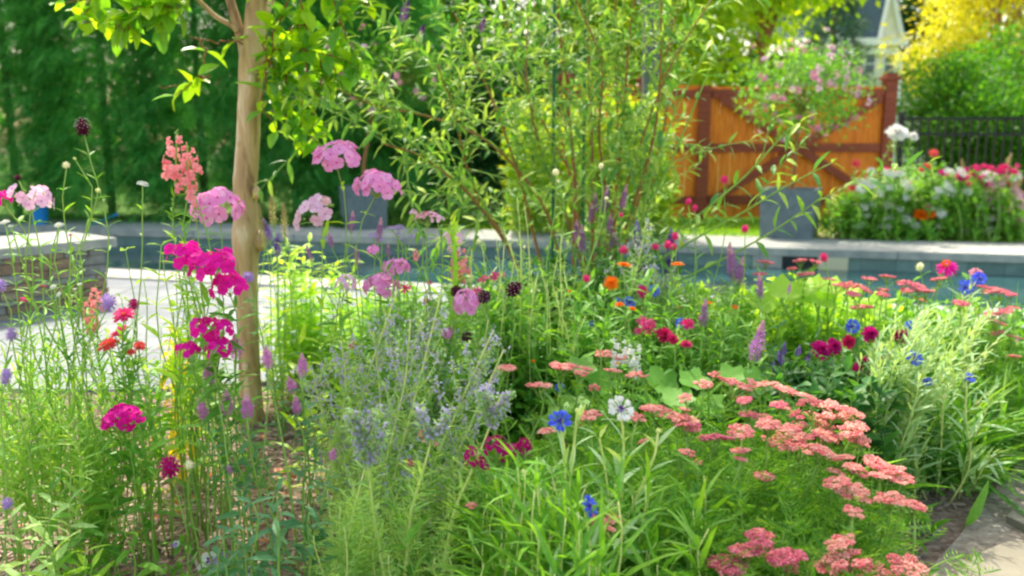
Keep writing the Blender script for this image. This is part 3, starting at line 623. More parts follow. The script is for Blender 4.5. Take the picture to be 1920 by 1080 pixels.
ir = thing('iron_fence', 'black metal picket fence to the right of the cedar gate', 'fence', (X(1800), 11.3, 0)); zt = Z(222); xe = X(1690)
mb = MB()
for zz in (zt, Z(252), .15): mb.box((xe + 2.2, 11.3, zz), (4.4, .03, .035), M_iron)
mb.build('rail', ir)
for i in range(40): mb = MB(); mb.box((xe + .06 + i * .11, 11.34, (zt + .05) / 2), (.018, .018, zt - .02), M_iron); mb.build('picket', ir)
for i in range(3): mb = MB(); mb.box((xe + i * 1.9, 11.3, zt / 2 + .03), (.06, .06, zt + .06), M_iron); mb.box((xe + i * 1.9, 11.3, zt + .075), (.08, .08, .02), M_iron); mb.build('post', ir)

# ------------------------------------------------------------ spa wall, planters, pole and bin, post, stakes
A = G(-420, 660); A = G(0, 607) + (G(0, 607) - G(205, 574)) * 4.0; B = G(205, 574); dv = nrm(B - A); nv = np.array((-dv[1], dv[0], 0)); L0 = np.linalg.norm(B - A); ra = math.atan2(dv[1], dv[0])
R = np.stack((dv, nv, (0, 0, 1)), 1); spa = thing('stone_wall', 'low stacked stone spa wall with pale slab top at the left edge', 'wall', tuple((A + B) / 2))
M_st = [plain('stacked_stone_%s' % k, c, .85, noise=(14, tuple(int(v * .78) for v in c), tuple(min(255, int(v * 1.15)) for v in c)), bump=.6) for k, c in (('tan', (150, 138, 118)), ('grey', (132, 134, 130)), ('brown', (138, 118, 98)))]
mb = MB(); zt = .385
mb.put(BOX, [(A + B) / 2 + nv * .3 + (0, 0, zt / 2)], R[None], np.array([(L0 - .06, .54, zt - .01)]), M_st[1])
z = 0
while z < zt - .01:
    hh = min(random.uniform(.035, .065), zt - z); s = 0
    while s < L0:
        ll = min(random.uniform(.12, .4), L0 - s); pr = random.uniform(-.012, .012); c = A + dv * (s + ll / 2) + nv * (.03 + pr); c[2] = z + hh / 2
        mb.put(BOX, [c], R[None], np.array([(ll - .006, .07, hh - .006)]), random.choice(M_st)); s += ll
    for s in np.arange(0, .5, .17): c = B - dv * (.03 + random.uniform(-.01, .01)) + nv * (.1 + s + .085); c[2] = z + hh / 2; mb.put(BOX, [c], R[None], np.array([(.07, .164, hh - .006)]), random.choice(M_st))
    z += hh
mb.build('wall_face', spa); mb = MB(); k = 0; s = -.05
while s < L0 + .06: ll = min(.95, L0 + .06 - s); mb.put(BOX, [A + dv * (s + ll / 2) + nv * .29 + (0, 0, zt + .03)], R[None], np.array([(ll - .005, .68, .058)]), M_coping); s += ll + 1e-6
mb.build('cap_slab', spa)
M_pot = plain('planter_grey', (98, 114, 120), .6, noise=(12, (84, 100, 106), (112, 128, 132)), bump=.1); M_soil = plain('potting_soil', (60, 45, 35), .95)
def planter(label, px, py, wpx, hpx, rz):
    p = G(px, py, .035); s = wpx / F * p[1]; h = hpx / F * p[1]; root = thing('planter', label, 'planter', tuple(p), 'square grey planters round the pool'); a, b_ = math.cos(rz), math.sin(rz)
    R = np.array(((a, -b_, 0), (b_, a, 0), (0, 0, 1))); c = p + (0, s / 2, 0); t = .03; mb = MB(); st = .93
    V = []
    for (zz, k) in ((0, st), (h, 1)):
        for x, y in ((-1, -1), (1, -1), (1, 1), (-1, 1)): V.append(c + R @ np.array((x * s / 2 * k, y * s / 2 * k, zz)))
    for zz in (h, h - .09):
        for x, y in ((-1, -1), (1, -1), (1, 1), (-1, 1)): V.append(c + R @ np.array((x * (s / 2 - t), y * (s / 2 - t), zz)))
    mb.raw(V, [np.array([[j + i, j + (i + 1) % 4, j + 4 + (i + 1) % 4, j + 4 + i] for j in (0, 4, 8) for i in range(4)] + [[0, 3, 2, 1]])], M_pot); mb.build('pot', root)
    mb = MB(); mb.raw([c + R @ np.array((x * (s / 2 - t), y * (s / 2 - t), h - .06)) for x, y in ((-1, -1), (1, -1), (1, 1), (-1, 1))], [np.array([[0, 1, 2, 3]])], M_soil); mb.build('soil', root); return c, h
c1, h1 = planter('large grey planter on the far pool edge in front of the gate', 1495, 449, 100, 93, math.radians(-27))
c2, h2 = planter('grey planter in the shade behind the pink phlox, holding the left standard rose', 676, 431, 78, 80, math.radians(22))
def standard(label, c, h, tpx, cz, rad, n, fl, leafc='green_mid', ls=.05):
    root = thing('standard_rose', label, 'rose tree', (c[0], c[1], h), 'standard roses in the grey planters'); x, y = c[0], c[1]
    mb = MB(); mb.tube([(x, y, h - .07), (x + .02, y, h + .3), (x + tpx * .5, y, cz - rad[2] * .6), (x + tpx, y, cz)], [.024, .018, .016], 'stem_brown', 7)
    ctr = np.array((x + tpx, y, cz)); cr = MB(); P = crown(cr, ctr, np.array(rad), leafc, n, 44, ls, .12, 'broad', .4)
    for p in P[::3]: mb.tube(bez(np.array((x + tpx * .7, y, cz - rad[2] * .8)), ctr, p, 6), [.009, .003], 'stem_brown', 4)
    mb.build('trunk', root); cr.build('crown', root)
    for k in range(fl):
        dr = nrm(rng.normal(0, 1, 3) + (0, -.7, .1)); q2 = ctr + dr * np.array(rad) * random.uniform(.8, 1.25); inst(random.choice(HEADS[random.choice(('marigold_fade', 'fading_flat', 'phlox_pale'))]), 'bloom', root, q2, upR(dr), random.uniform(.022, .045))
standard('standard rose with pale pink blooms in the large planter by the gate', c1, h1, .06, 1.58, (.6, .5, .5), 75, 85)
standard('pink standard rose in the shaded planter left of the butterfly bush', c2, h2, .30, 1.75, (.85, .5, .5), 75, 48, 'tree_green')
# a few trailing low branches keep the crown ragged
p = G(72, 440); mb = MB(); bc = W(76, 421, 10.45); root = thing('blue_bin', 'bright blue plastic bin behind the stone wall at the left', 'bin', (bc[0], bc[1], .035)); M_blue = plain('blue_plastic', (20, 130, 200), .4)
mb.tube([(bc[0], bc[1], .036), (bc[0], bc[1], .24)], [.085, .1], M_blue, 16); mb.build('bucket', root); mb = MB(); mb.tube([(bc[0], bc[1], .24), (bc[0], bc[1], .255)], .11, M_blue, 16); mb.build('rim', root)
a, b2 = W(165, 423, 10.3), W(212, 405, 10.5); root = thing('cleaning_pole', 'teal pool cleaning pole leaning by the hedge behind the stone wall', 'pole', (a[0], a[1], 0)); M_teal = plain('teal_metal', (10, 135, 135), .35)
mb = MB(); d0 = (b2 - a); mb.tube([a - d0 * .3, b2], .013, M_teal, 8); mb.build('tube', root); mb = MB(); mb.tube([b2, b2 + d0 * .2], .015, M_blue, 8); mb.build('grip', root)
M_post = plain('weathered_post', (92, 98, 94), .8, noise=(6, (76, 82, 80), (110, 114, 110)), stretch=(6, 6, 1))
pd = 9.6; a = W(1212, 440, pd); root = thing('pergola_post', 'weathered grey square post standing behind the butterfly bush', 'post', (a[0], pd, 0)); mb = MB(); mb.box((a[0], pd, 1.5), (.17, .17, 3.0), M_post); mb.build('shaft', root)
mb = MB(); mb.box((a[0], pd, .12), (.22, .22, .24), M_post); mb.build('footing', root); mb = MB(); mb.box((a[0], pd, 3.06), (.9, .14, .12), M_post); mb.build('beam', root)
M_stake = plain('green_stake', (20, 105, 70), .45)
for px, dd, lb in ((1035, 3.9, 'dark green garden stake left of the tan stems in the bush'), (1092, 4.15, 'dark green garden stake between the tan stems in the bush')):
    a = G(px + 3, 640); a = W(px, 560, dd); t = W(px + 6, -80, dd); root = thing('garden_stake', lb, 'stake', (a[0], dd, 0), 'green stakes in the bush'); mb = MB(); mb.tube([(a[0], dd, -.1), tuple(t)], .008, M_stake, 7); mb.build('rod', root)
    z = .3
    while z < t[2]: f = z / t[2]; mb = MB(); mb.tube([(a[0] + (t[0] - a[0]) * f, dd, z), (a[0] + (t[0] - a[0]) * f, dd, z + .008)], .0105, M_stake, 7); z += .12; mb.build('ring', root)

# ------------------------------------------------------------ crape myrtle with the bare trunk
m, n, b, out = nodes('smooth_bark'); tc = n.nodes.new('ShaderNodeTexCoord'); mp = n.nodes.new('ShaderNodeMapping'); mp.inputs['Scale'].default_value = (14, 14, 3); n.links.new(tc.outputs['Object'], mp.inputs[0])
no = n.nodes.new('ShaderNodeTexNoise'); no.inputs['Scale'].default_value = 1.6; no.inputs['Detail'].default_value = 7; no.inputs['Distortion'].default_value = .6; n.links.new(mp.outputs[0], no.inputs[0])
n.links.new(ramp(n, [(.34, srgb(128, 100, 66)), (.44, srgb(176, 146, 102)), (.56, srgb(192, 164, 120)), (.64, srgb(212, 192, 156))], no.outputs[0]), b.inputs['Base Color']); b.inputs['Roughness'].default_value = .6
bu = n.nodes.new('ShaderNodeBump'); bu.inputs['Strength'].default_value = .5; bu.inputs['Distance'].default_value = .01; n.links.new(no.outputs[0], bu.inputs['Height']); n.links.new(bu.outputs[0], b.inputs['Normal']); M_bark = m
td = 3.15
def WW(l, d): return [W(p[0], p[1], d + (p[2] if len(p) > 2 else 0)) for p in l]
tp = WW([(468, 800), (468, 770), (468, 700), (466, 620), (463, 560), (463, 500), (461, 450), (461, 400), (459, 350), (463, 300), (466, 250), (467, 200), (470, 150), (474, 110), (477, 60), (481, 0), (488, -90), (500, -200), (505, -330)], td)
tw = [36, 27, 21, 19.5, 20.5, 21, 27, 22, 22.5, 22, 21.5, 21, 22, 25, 20, 17.5, 15, 11, 5]
root = thing('crape_myrtle_tree', 'crape myrtle tree with smooth tan trunk and bright lime leaves in the mulch', 'tree', (tp[0][0], td, 0))
Q = np.array([np.interp(np.linspace(0, len(tp) - 1, 60), range(len(tp)), [p[i] for p in tp]) for i in range(3)]).T; Rr = np.interp(np.linspace(0, len(tw) - 1, 60), range(len(tw)), tw) / F * td * rng.uniform(.97, 1.03, 60)
Q[0, 2] = -.05
mb = MB(); mb.tube(Q, list(Rr), M_bark, 16)
for px, py, r, dy in ((487, 452, 13, -.01), (449, 268, 6, -.03), (471, 150, 8, -.05), (480, 362, 9, -.03), (461, 690, 8, -.04)): mb.put(ICO, [W(px, py, td + dy)], None, np.array([(r, r, r * 1.8)]) / F * td, M_bark)
mb.build('trunk', root, True)
def limb(pts, r0, r1, d=td):
    P = WW(pts, d); P = np.array([np.interp(np.linspace(0, len(P) - 1, 24), range(len(P)), [p[i] for p in P]) for i in range(3)]).T; P[1:-1] = (P[:-2] + P[1:-1] * 2 + P[2:]) / 4
    mb = MB(); mb.tube(P, [r0, r1], M_bark, 9); mb.build('limb', root, True); return P
limb([(462, 118), (455, 80), (440, 30), (425, -20), (400, -110), (350, -230)], .022, .010); limb([(446, 60), (436, 48), (405, 32), (370, -2), (320, -60), (230, -120)], .011, .005, td - .02)
limb([(482, 70), (500, 20), (530, -60), (590, -170)], .018, .008)
tg = MB(); lv = MB()
def twig(pts, n, d=3.05, ln=.088, kind='obovate', elev=30):
    P = WW(pts, d); P = np.array([np.interp(np.linspace(0, len(P) - 1, 16), range(len(P)), [p[i] for p in P]) for i in range(3)]).T; P += rng.normal(0, .004, P.shape) * (1, 4, 1)
    tg.tube(P, [.004, .0015], 'stem_brown', 5); leafrun(lv, P, int(n * 1.4 + .5), ln, kind, 'green_myrtle', elev=elev, whorl=2, t0=.15, t1=1.0, taper=.3)
for pts, n_ in (([(420, -60), (340, -20), (290, 5), (225, 30), (165, 45)], 12), ([(300, -30), (262, 10), (238, 45), (215, 62)], 9), ([(345, -40), (322, 0), (306, 38), (300, 55)], 8), ([(300, 0), (330, 15), (340, 30)], 2), ([(200, -30), (165, 10), (150, 35)], 6), ([(360, -40), (300, -25), (190, -10), (125, 5)], 6), ([(260, 20), (245, 50), (238, 75)], 3),
        ([(450, 80), (425, 77), (392, 76), (352, 68)], 1), ([(386, 78), (380, 110), (372, 145), (350, 165), (335, 178)], 2), ([(372, 145), (392, 142)], 1), ([(365, 152), (330, 165), (300, 160)], 1),
        ([(490, 100), (505, 60), (530, 20), (560, -40)], 6), ([(495, 98), (525, 92), (580, 96), (640, 112), (680, 128)], 9), ([(497, 105), (515, 130), (560, 165), (610, 185)], 6), ([(560, -40), (575, 40), (578, 110), (570, 180), (560, 245), (575, 285)], 12),
        ([(600, -40), (640, 30), (655, 80), (668, 110)], 7), ([(600, 100), (605, 150), (592, 200), (580, 250), (600, 280)], 8), ([(497, 110), (499, 160), (492, 200), (520, 245)], 5), ([(540, 0), (520, 50), (510, 110), (530, 160)], 6), ([(520, -60), (600, -20), (650, 5), (690, 10)], 7), ([(640, 40), (620, 90), (630, 140), (612, 160)], 6), ([(520, 100), (545, 130), (530, 190), (540, 230)], 6), ([(575, 40), (545, 60), (520, 90)], 4),
        ([(470, -10), (455, -30), (440, -60)], 3)): twig(pts, n_)
# the crown above the frame, which shades the bed
ctr = np.array((-.55, 3.2, 2.75)); P = crown(lv, ctr, np.array((1.05, 1.1, .75)), 'green_myrtle', 46, 46, .075, .16, 'obovate', .3, clip=1.92)
for p in P: tg.tube(bez(np.array((-.93, td, 1.7)), np.array((-.85, td, 2.3)) * .5 + p * .5, p, 7), [.012, .003], 'stem_brown', 5)
tg.build('twig', root); lv.build('foliage', root)

# ------------------------------------------------------------ butterfly bush: arching brown canes with lance leaves
bb = G(1090, 640); bb = np.array((.33, 4.0, 0.0)); root = thing('butterfly_bush', 'tall arching butterfly bush with tan canes filling the upper middle of the view', 'shrub', tuple(bb))
lv = MB()
def cane(pts, d0, d1, r, nsub, lf=.078, base=True, brown=True, mat='green_shrub', sub=(.25, .5), kind='lance', nl=6, t0=.3):
    k = len(pts); P = [W(p[0], p[1], d0 + (d1 - d0) * i / max(k - 1, 1)) for i, p in enumerate(pts)]
    if base: P = [bb + (P[0][0] * .3 - bb[0] * .3, random.uniform(-.08, .08), -.02)] + P
    P = np.array([np.interp(np.linspace(0, len(P) - 1, 26), range(len(P)), [p[i] for p in P]) for i in range(3)]).T
    for _ in range(3): P[1:-1] = (P[:-2] + P[1:-1] * 2 + P[2:]) / 4
    mb = MB(); mb.tube(P, [r, r * .35], 'stem_brown' if brown else 'stem_green', 6)
    leafrun(lv, P, max(4, nl), lf, kind, mat, elev=35, whorl=2, t0=max(t0, .3 if base else .05), t1=1.0, taper=.2)
    nsub = int(nsub * (1.5 if brown else .7))
    for i in range(nsub):
        t = t0 + (1 - t0) * (i + random.random()) / nsub; j = min(int(t * 25), 24); tg = nrm(P[j + 1] - P[j]); dr = nrm(tg * .6 + rng.normal(0, .55, 3) * (1, .6, 1) + (0, 0, .25)); ln = random.uniform(*sub) * (.75 if P[j][0] > .75 else 1)
        q = bez(P[j], P[j] + dr * ln * .6, P[j] + dr * ln + np.array((dr[0] * .05, 0, -ln * .15)), 8); mb.tube(q, [r * .35, r * .15], 'stem_green', 4); leafrun(lv, q, int(4 + ln * 14), lf * .9, kind, mat, elev=40, whorl=2, t0=.15, t1=1.0, taper=.3)
    mb.build('cane', root, True); return P
cane([(1040, 400), (920, 260), (800, 215), (700, 200), (630, 165)], 3.8, 3.2, .008, 10, .08)
cane([(960, 470), (880, 360), (790, 290), (720, 270)], 3.6, 3.1, .009, 11, .08)
cane([(945, 440), (900, 380), (870, 300), (850, 200), (820, 120)], 3.7, 3.3, .008, 11, .085)
cane([(1010, 480), (980, 350), (930, 200), (880, 90), (850, 20)], 3.9, 3.6, .009, 9)
cane([(1075, 520), (1080, 340), (1060, 160), (1045, 20), (1040, -80)], 4.0, 4.0, .013, 9, t0=.45)
cane([(1110, 520), (1112, 340), (1105, 160), (1100, 20), (1110, -80)], 3.9, 3.9, .013, 9, t0=.45)
cane([(1130, 500), (1160, 330), (1170, 200), (1180, 60), (1200, -60)], 3.9, 3.7, .010, 10)
cane([(1140, 520), (1190, 380), (1230, 250), (1240, 120), (1240, -20)], 3.8, 3.5, .009, 9)
cane([(1120, 540), (1150, 420), (1190, 300), (1250, 130), (1340, -10)], 3.8, 3.5, .008, 6)
cane([(1100, 520), (1060, 400), (1010, 280), (985, 150), (990, 30)], 3.9, 3.8, .009, 12); cane([(1110, 520), (1140, 380), (1120, 250), (1135, 120), (1080, 0)], 3.7, 3.5, .009, 12)
cane([(1170, 500), (1000, 200), (960, 80), (930, -40)], 4.2, 4.2, .009, 12)
cane([(1100, 480), (1030, 150), (1000, 0)], 4.3, 4.3, .009, 12)
cane([(1150, 500), (1160, 250), (1150, 60), (1160, -80)], 4.2, 4.3, .010, 14); cane([(1180, 500), (1250, 230), (1260, 60), (1250, -60)], 4.1, 4.1, .009, 14)
cane([(1160, 500), (1220, 300), (1250, 90), (1290, -50)], 4.1, 3.9, .008, 7)
cane([(1200, 480), (1290, 420), (1400, 330), (1475, 345 - 100), (1500, 230)], 3.5, 3.0, .006, 3, .08, brown=False, nl=9)
cane([(1180, 520), (1290, 455), (1400, 395), (1470, 350), (1560, 305)], 3.3, 2.8, .006, 3, .08, brown=False, nl=10)
cane([(1200, 560), (1330, 500), (1440, 440), (1500, 400), (1540, 370)], 3.2, 2.8, .006, 2, .08, brown=False, nl=9)
cane([(1200, 420), (1260, 300), (1310, 180), (1360, 60)], 3.5, 3.2, .006, 2, .08, brown=False, nl=9)
cane([(1190, 470), (1220, 330), (1270, 200), (1320, 100)], 3.5, 3.2, .006, 4, .085, brown=False, nl=8)
lv.build('foliage', root)
for px, py, d_, s in ((790, 62, 3.6, .075), (905, 47, 3.6, .07), (760, 20, 3.6, .1), (733, 150, 3.4, .07)): inst(HEADS['spike_bush'][0], 'flower_spike', root, W(px, py, d_), upR((.3, 0, 1)), s)

# ------------------------------------------------------------ yarrow
FY = ('feather', 'green_yarrow', .075, 7, 30, 2)
def yar(label, hs, d, kind='yarrow_coral', size=.04, **kw): plant('yarrow', label, 'yarrow', hs, d, kind, size * .8, FY, 'yarrow plants along the bed', sr=.0022, face=(0, -.06, 1), spread=.045, **{**dict(extra=7, exh=(.35, .85)), **kw})
yar('yarrow with two upper coral heads left of the white snapdragon', [(1135, 665, 1.0), (1100, 692, .6), (1165, 672, .55)], 2.2, size=.045)
yar('short row of coral yarrow heads just left of the broad gourd leaves', [(1060, 690, 1.1), (1090, 700, .7), (1040, 685, .6)], 2.1, size=.043)
yar('coral yarrow with flat heads under the white snapdragon', [(1150, 697, .9), (1188, 704, .9), (1115, 728, .7), (1207, 706, .5)], 2.05)
yar('thin yarrow with one coral head above the magenta flowers', [(950, 692, 1.0)], 2.0, extra=3)
yar('thin yarrow with one coral head between sage and gourd leaves', [(1011, 725, 1.0)], 1.95, extra=3)
yar('yarrow with wide coral head among the sage stems', [(803, 822, 1.1)], 1.85, extra=3)
yar('small coral yarrow head left of the blue cornflower', [(1025, 810, 1.0), (1105, 780, 1.1)], 1.7, size=.03)
yar('yarrow at centre with coral heads around the white cornflower', [(1105, 780, 1.0), (1195, 785, .9), (1208, 828, .6), (1225, 768, 1.1), (1270, 785, 1.2)], 1.8, size=.035)
yar('yarrow with light rosy heads right of the white cornflower', [(1240, 775, 1.1), (1285, 790, 1.2), (1300, 802, .7), (1285, 747, .8), (1283, 768, .6)], 1.85, size=.035)
yar('yarrow with large salmon head at the upper edge of the patch', [(1340, 703, .5), (1375, 722, 1.25), (1320, 722, .8), (1400, 728, .7)], 2.0, size=.042)
yar('yarrow with long slanting row of salmon heads by the lance leaf', [(1435, 722, 1.0), (1470, 733, 1.1), (1505, 743, .9), (1410, 718, .6), (1388, 750, .9), (1465, 762, .8)], 2.0, size=.04)
yar('yarrow with dull rose heads in the middle shade of the patch', [(1400, 778, 1.0), (1430, 785, 1.0), (1395, 752, .8), (1460, 760, .9), (1495, 778, 1.0), (1500, 798, .9)], 1.9, 'yarrow_rose', .034)
yar('yarrow with large pale rose head left of the bent stem', [(1340, 825, 1.5), (1285, 800, .9), (1300, 803, .7)], 1.7, 'yarrow_rose', .038)
yar('yarrow with bright crimson pink head at the patch centre', [(1390, 810, 1.2), (1390, 847, .95), (1288, 850, .85), (1390, 862, .6), (1435, 895, 1.0), (1308, 868, .5)], 1.65, size=.033)
yar('yarrow with sunlit salmon heads at the top of the patch', [(1520, 757, 1.0), (1565, 772, 1.5), (1600, 775, .9), (1530, 787, 1.2), (1545, 803, .9), (1590, 790, .9)], 1.8, size=.042)
yar('yarrow with sunlit pink heads over a bright pale stem', [(1600, 806, 1.2), (1545, 820, 1.2), (1580, 825, 1.0), (1610, 825, .9), (1615, 830, .6)], 1.75, size=.04)
yar('yarrow with broad sunlit salmon heads left of the pale stem', [(1440, 800, 1.1), (1480, 815, 1.3), (1505, 820, 1.1), (1455, 835, 1.1), (1500, 842, 1.3), (1440, 797, 1.0)], 1.72, size=.037)
yar('yarrow with chained salmon heads running down to the right', [(1540, 848, 1.2), (1575, 860, 1.1), (1600, 878, .9), (1530, 840, .9), (1565, 885, .7)], 1.66, size=.036)
yar('yarrow with heads nearest the broad lance leaves by the path', [(1640, 870, 1.1), (1670, 882, 1.2), (1690, 900, .9), (1610, 885, .8), (1650, 893, .8)], 1.62, size=.038)
yar('yarrow with knobbly salmon head above the path corner', [(1570, 905, 1.1), (1600, 922, 1.2), (1620, 938, .8), (1600, 960, .7)], 1.55, size=.035)
yar('yarrow at the right end of the patch beside the mulch', [(1665, 935, 1.2), (1715, 950, 1.0), (1690, 945, .7)], 1.5, size=.034)
yar('yarrow with small faded head below the salmon row', [(1600, 962, .8), (1575, 1020, 1.1), (1640, 1072, 1.1)], 1.42, size=.036)
yar('yarrow with three deep pink heads at the bottom edge', [(1365, 1062, 1.3), (1398, 1035, 1.2), (1425, 1012, 1.0), (1470, 1048, 1.1), (1480, 1065, .7)], 1.36, 'yarrow_rose', .042)
yar('yarrow with rosy heads at the bottom right beside the flagstones', [(1580, 1050, 1.3), (1610, 1068, 1.3), (1700, 1065, 1.1), (1560, 1066, 1.0)], 1.38, 'yarrow_coral', .042)
yar('yarrow with a low coral head under the lower cornflower', [(1125, 985, 1.2), (1150, 975, .9)], 1.42, size=.034)
yar('single small pink yarrow head low among the sage foliage', [(885, 948, .8)], 1.6, size=.026, extra=3)
yb = lambda label, hs, d: yar(label, hs, d, 'yarrow_rose', .043, extra=8)
yb('rose yarrow with stacked heads in front of the pool skimmer', [(1500, 490, .95), (1530, 492, .8), (1485, 505, .7), (1510, 515, 1.0), (1437, 493, .9), (1425, 515, .9)], 3.0)
yb('rose yarrow with long flat heads left of the pale grasses', [(1590, 537, 1.1), (1620, 543, 1.0), (1568, 535, .7), (1555, 525, .8)], 2.95)
yb('rose yarrow standing highest before the pool water', [(1630, 524, 1.0), (1662, 520, 1.0), (1695, 531, 1.0), (1655, 545, .8)], 3.0)
yb('rose yarrow below the purple coneflower', [(1720, 538, 1.0), (1760, 525, 1.0), (1735, 548, 1.1), (1700, 545, .8), (1725, 563, .9)], 3.0)
yb('rose yarrow with narrow head above the maroon dahlias', [(1615, 578, 1.2), (1600, 552, .8), (1655, 553, .8)], 2.8)
yb('rose yarrow at the far right before the pool corner', [(1845, 540, .9), (1875, 547, 1.0), (1895, 553, .7), (1858, 545, .9)], 3.0)
yb('rose yarrow leaning over the patio corner at the right edge', [(1860, 590, .9), (1868, 605, 1.1), (1885, 585, .9), (1900, 578, .7), (1870, 625, .8), (1900, 633, .9)], 2.9)
yb('low rose yarrow by the brown mulch at the right', [(1830, 755, .8), (1900, 670, .8), (1800, 570, .9)], 2.75)

# ------------------------------------------------------------ phlox
FP = ('lance', 'green_mid', .075, 7, 30, 2); GP = 'garden phlox plants'
plant('phlox', 'tall pink phlox with the highest round head right of the trunk', 'phlox', [(630, 298, 1.05)], 2.5, 'phlox_pink', .062, ('lance', 'green_lime', .08, 8, 30, 2), GP, extra=2, dx=-.05)
plant('phlox', 'pink phlox with a slanting stem, head below the highest one', 'phlox', [(706, 352, 1.0)], 2.5, 'phlox_pink', .056, ('lance', 'green_lime', .07, 8, 30, 2), GP, extra=2, dx=-.2)
plant('phlox', 'pale phlox with browning florets beside the trunk', 'phlox', [(598, 402, 1.1)], 2.5, 'phlox_pale', .058, ('lance', 'green_lime', .08, 8, 30, 2), GP, extra=3, dx=-.08)
plant('phlox', 'pink phlox head touching the left side of the trunk', 'phlox', [(408, 396, 1.1), (365, 378, .3)], 2.6, 'phlox_pink', .062, FP, GP, extra=3)
plant('phlox', 'half faded pale phlox at the upper left edge over the wall', 'phlox', [(58, 378, 1.0), (4, 376, .45, 0, 'phlox_magenta')], 2.0, 'phlox_pale', .048, ('lance', 'green_mid', .06, 6, 30, 2), GP, extra=2)
plant('phlox', 'pink phlox with small rounded head over the pool left of centre', 'phlox', [(742, 505, .9), (712, 540, 1.1), (650, 535, .7, 0, 'phlox_pale')], 2.35, 'phlox_pink', .042, FP, GP, extra=4)
plant('phlox', 'nearly finished pale phlox beside the thick green stalk', 'phlox', [(800, 408, .9, 0, 'fading_flat'), (820, 412, .45), (850, 450, .75), (852, 470, .5), (775, 400, .3)], 2.4, 'phlox_pale', .04, FP, GP, extra=4)
plant('phlox', 'pink phlox tucked behind the Russian sage near the dark seed heads', 'phlox', [(876, 570, 1.0), (840, 625, .4), (700, 470, .45)], 2.3, 'phlox_pink', .04, FP, GP, extra=4)
plant('phlox', 'magenta phlox with the largest clusters left of the trunk', 'phlox', [(398, 500, 1.1), (345, 482, .85), (428, 540, .95), (372, 492, .6)], 1.85, 'phlox_magenta', .040, FP, GP, extra=3, exh=(.4, .75))
plant('phlox', 'magenta phlox with lower clusters touching the trunk', 'phlox', [(385, 622, 1.0), (412, 655, .75), (352, 658, .6), (420, 618, .6)], 1.85, 'phlox_magenta', .036, FP, GP, extra=1, exh=(.4, .8))
plant('phlox', 'short magenta phlox over the mulch at lower left', 'phlox', [(228, 788, 1.0), (205, 795, .5), (255, 785, .5)], 1.85, 'phlox_magenta', .036, FP, GP, extra=2, exh=(.4, .8))
plant('bee_balm', 'deep magenta ragged flowers low behind the tall cornflower', 'bee balm', [(930, 838, 1.0), (955, 852, 1.0), (980, 850, .9), (890, 860, 1.0), (905, 870, .7), (985, 835, .6), (770, 870, .4)], 1.72, 'dianthus', .025, FP, extra=8, exh=(.6, 1.0))
plant('knautia', 'single magenta pincushion flower over bare mulch at lower left', 'pincushion', [(318, 876, 1.0), (355, 872, .55, 0, 'seed_ball')], 1.75, 'knautia', .022, ('long', 'green_mid', .06, 5, 30, 2), extra=2)

# ------------------------------------------------------------ veronica and other spikes
FV = ('lance', 'green_blue', .05, 7, 25, 2)
ver = lambda label, hs, d, kind='spike_lilac', size=.06, **kw: plant('veronica', label, 'veronica', hs, d, kind, size, FV, 'veronica plants', face=(.05, 0, 1), spike=True, sr=.0022, **{**dict(extra=3, exh=(.5, .8), spread=.04), **kw})
ver('lilac veronica with a group of front spikes left of the trunk foot', [(392, 700, 1.0), (379, 768, .95), (426, 755, 1.0), (463, 762, 1.0)], 1.8, dx=.12)
ver('lilac veronica spike crossing in front of the trunk', [(441, 650, 1.05), (501, 670, .95)], 1.9, dx=.12)
ver('lilac veronica with a trio of spikes right of the trunk', [(567, 685, .9), (546, 722, .85), (556, 760, .85)], 1.9, dx=.06)
ver('lilac veronica with one tiny spike in the sage foliage', [(624, 852, .6), (430, 880, .45)], 1.75)
vb = lambda label, hs, d=3.4, **kw: ver(label, hs, d, 'spike_purple', .10, **kw)
vb('far veronica with top three purple spikes under the bush', [(1117, 380, .9), (1136, 375, 1.0), (1170, 372, 1.0)])
vb('far veronica with leftmost purple spikes under the bush', [(1081, 432, .95), (1092, 450, 1.1), (1108, 400, .9)])
vb('far veronica with lower middle purple spikes under the bush', [(1144, 420, .95), (1148, 452, .8), (1157, 460, 1.0)])
vb('purple veronica pair standing right of the calendula', [(1372, 492, 1.4), (1389, 510, 1.1)], 2.9)
vb('single short purple spike left of the lime foliage', [(1425, 538, .95), (1480, 540, .4)], 2.8)
vb('single slanting purple spike above the yarrow by the pool edge', [(1320, 588, 1.0)], 2.6)
plant('veronica', 'longest purple flower spike, leaning right in the middle of the bed', 'veronica', [(1422, 640, 1.0)], 2.3, 'spike_purple', .135, FV, 'veronica plants', face=(.35, 0, 1), spike=True, dx=-.08, extra=3)
plant('salvia', 'blue violet salvia spikes behind the silvery plume at centre', 'salvia', [(1195, 450, 1.1), (1200, 490, 1.2), (1258, 455, 1.0), (1262, 492, 1.1), (1254, 500, .8)], 3.3, 'spike_blue', .13, FV, spike=True, extra=3)
plant('salvia', 'pale violet salvia between yarrow and maroon dahlias', 'salvia', [(1463, 672, .9), (1470, 655, .8), (1497, 658, .8), (1515, 670, .7), (1452, 690, .8)], 2.5, 'spike_blue', .06, FV, spike=True, extra=6, exh=(.6, 1))
plant('salvia', 'dark salvia with straw coloured finished spikes right of the trunk', 'salvia', [(511, 395, 1.0, 0, 'spike_straw'), (533, 415, 1.0, 0, 'spike_straw'), (495, 440, .9, 0, 'spike_straw'), (500, 430, .7), (520, 460, .8), (487, 410, .8, 0, 'spike_straw')], 3.0, 'spike_blue', .12, FV, spike=True, extra=4)
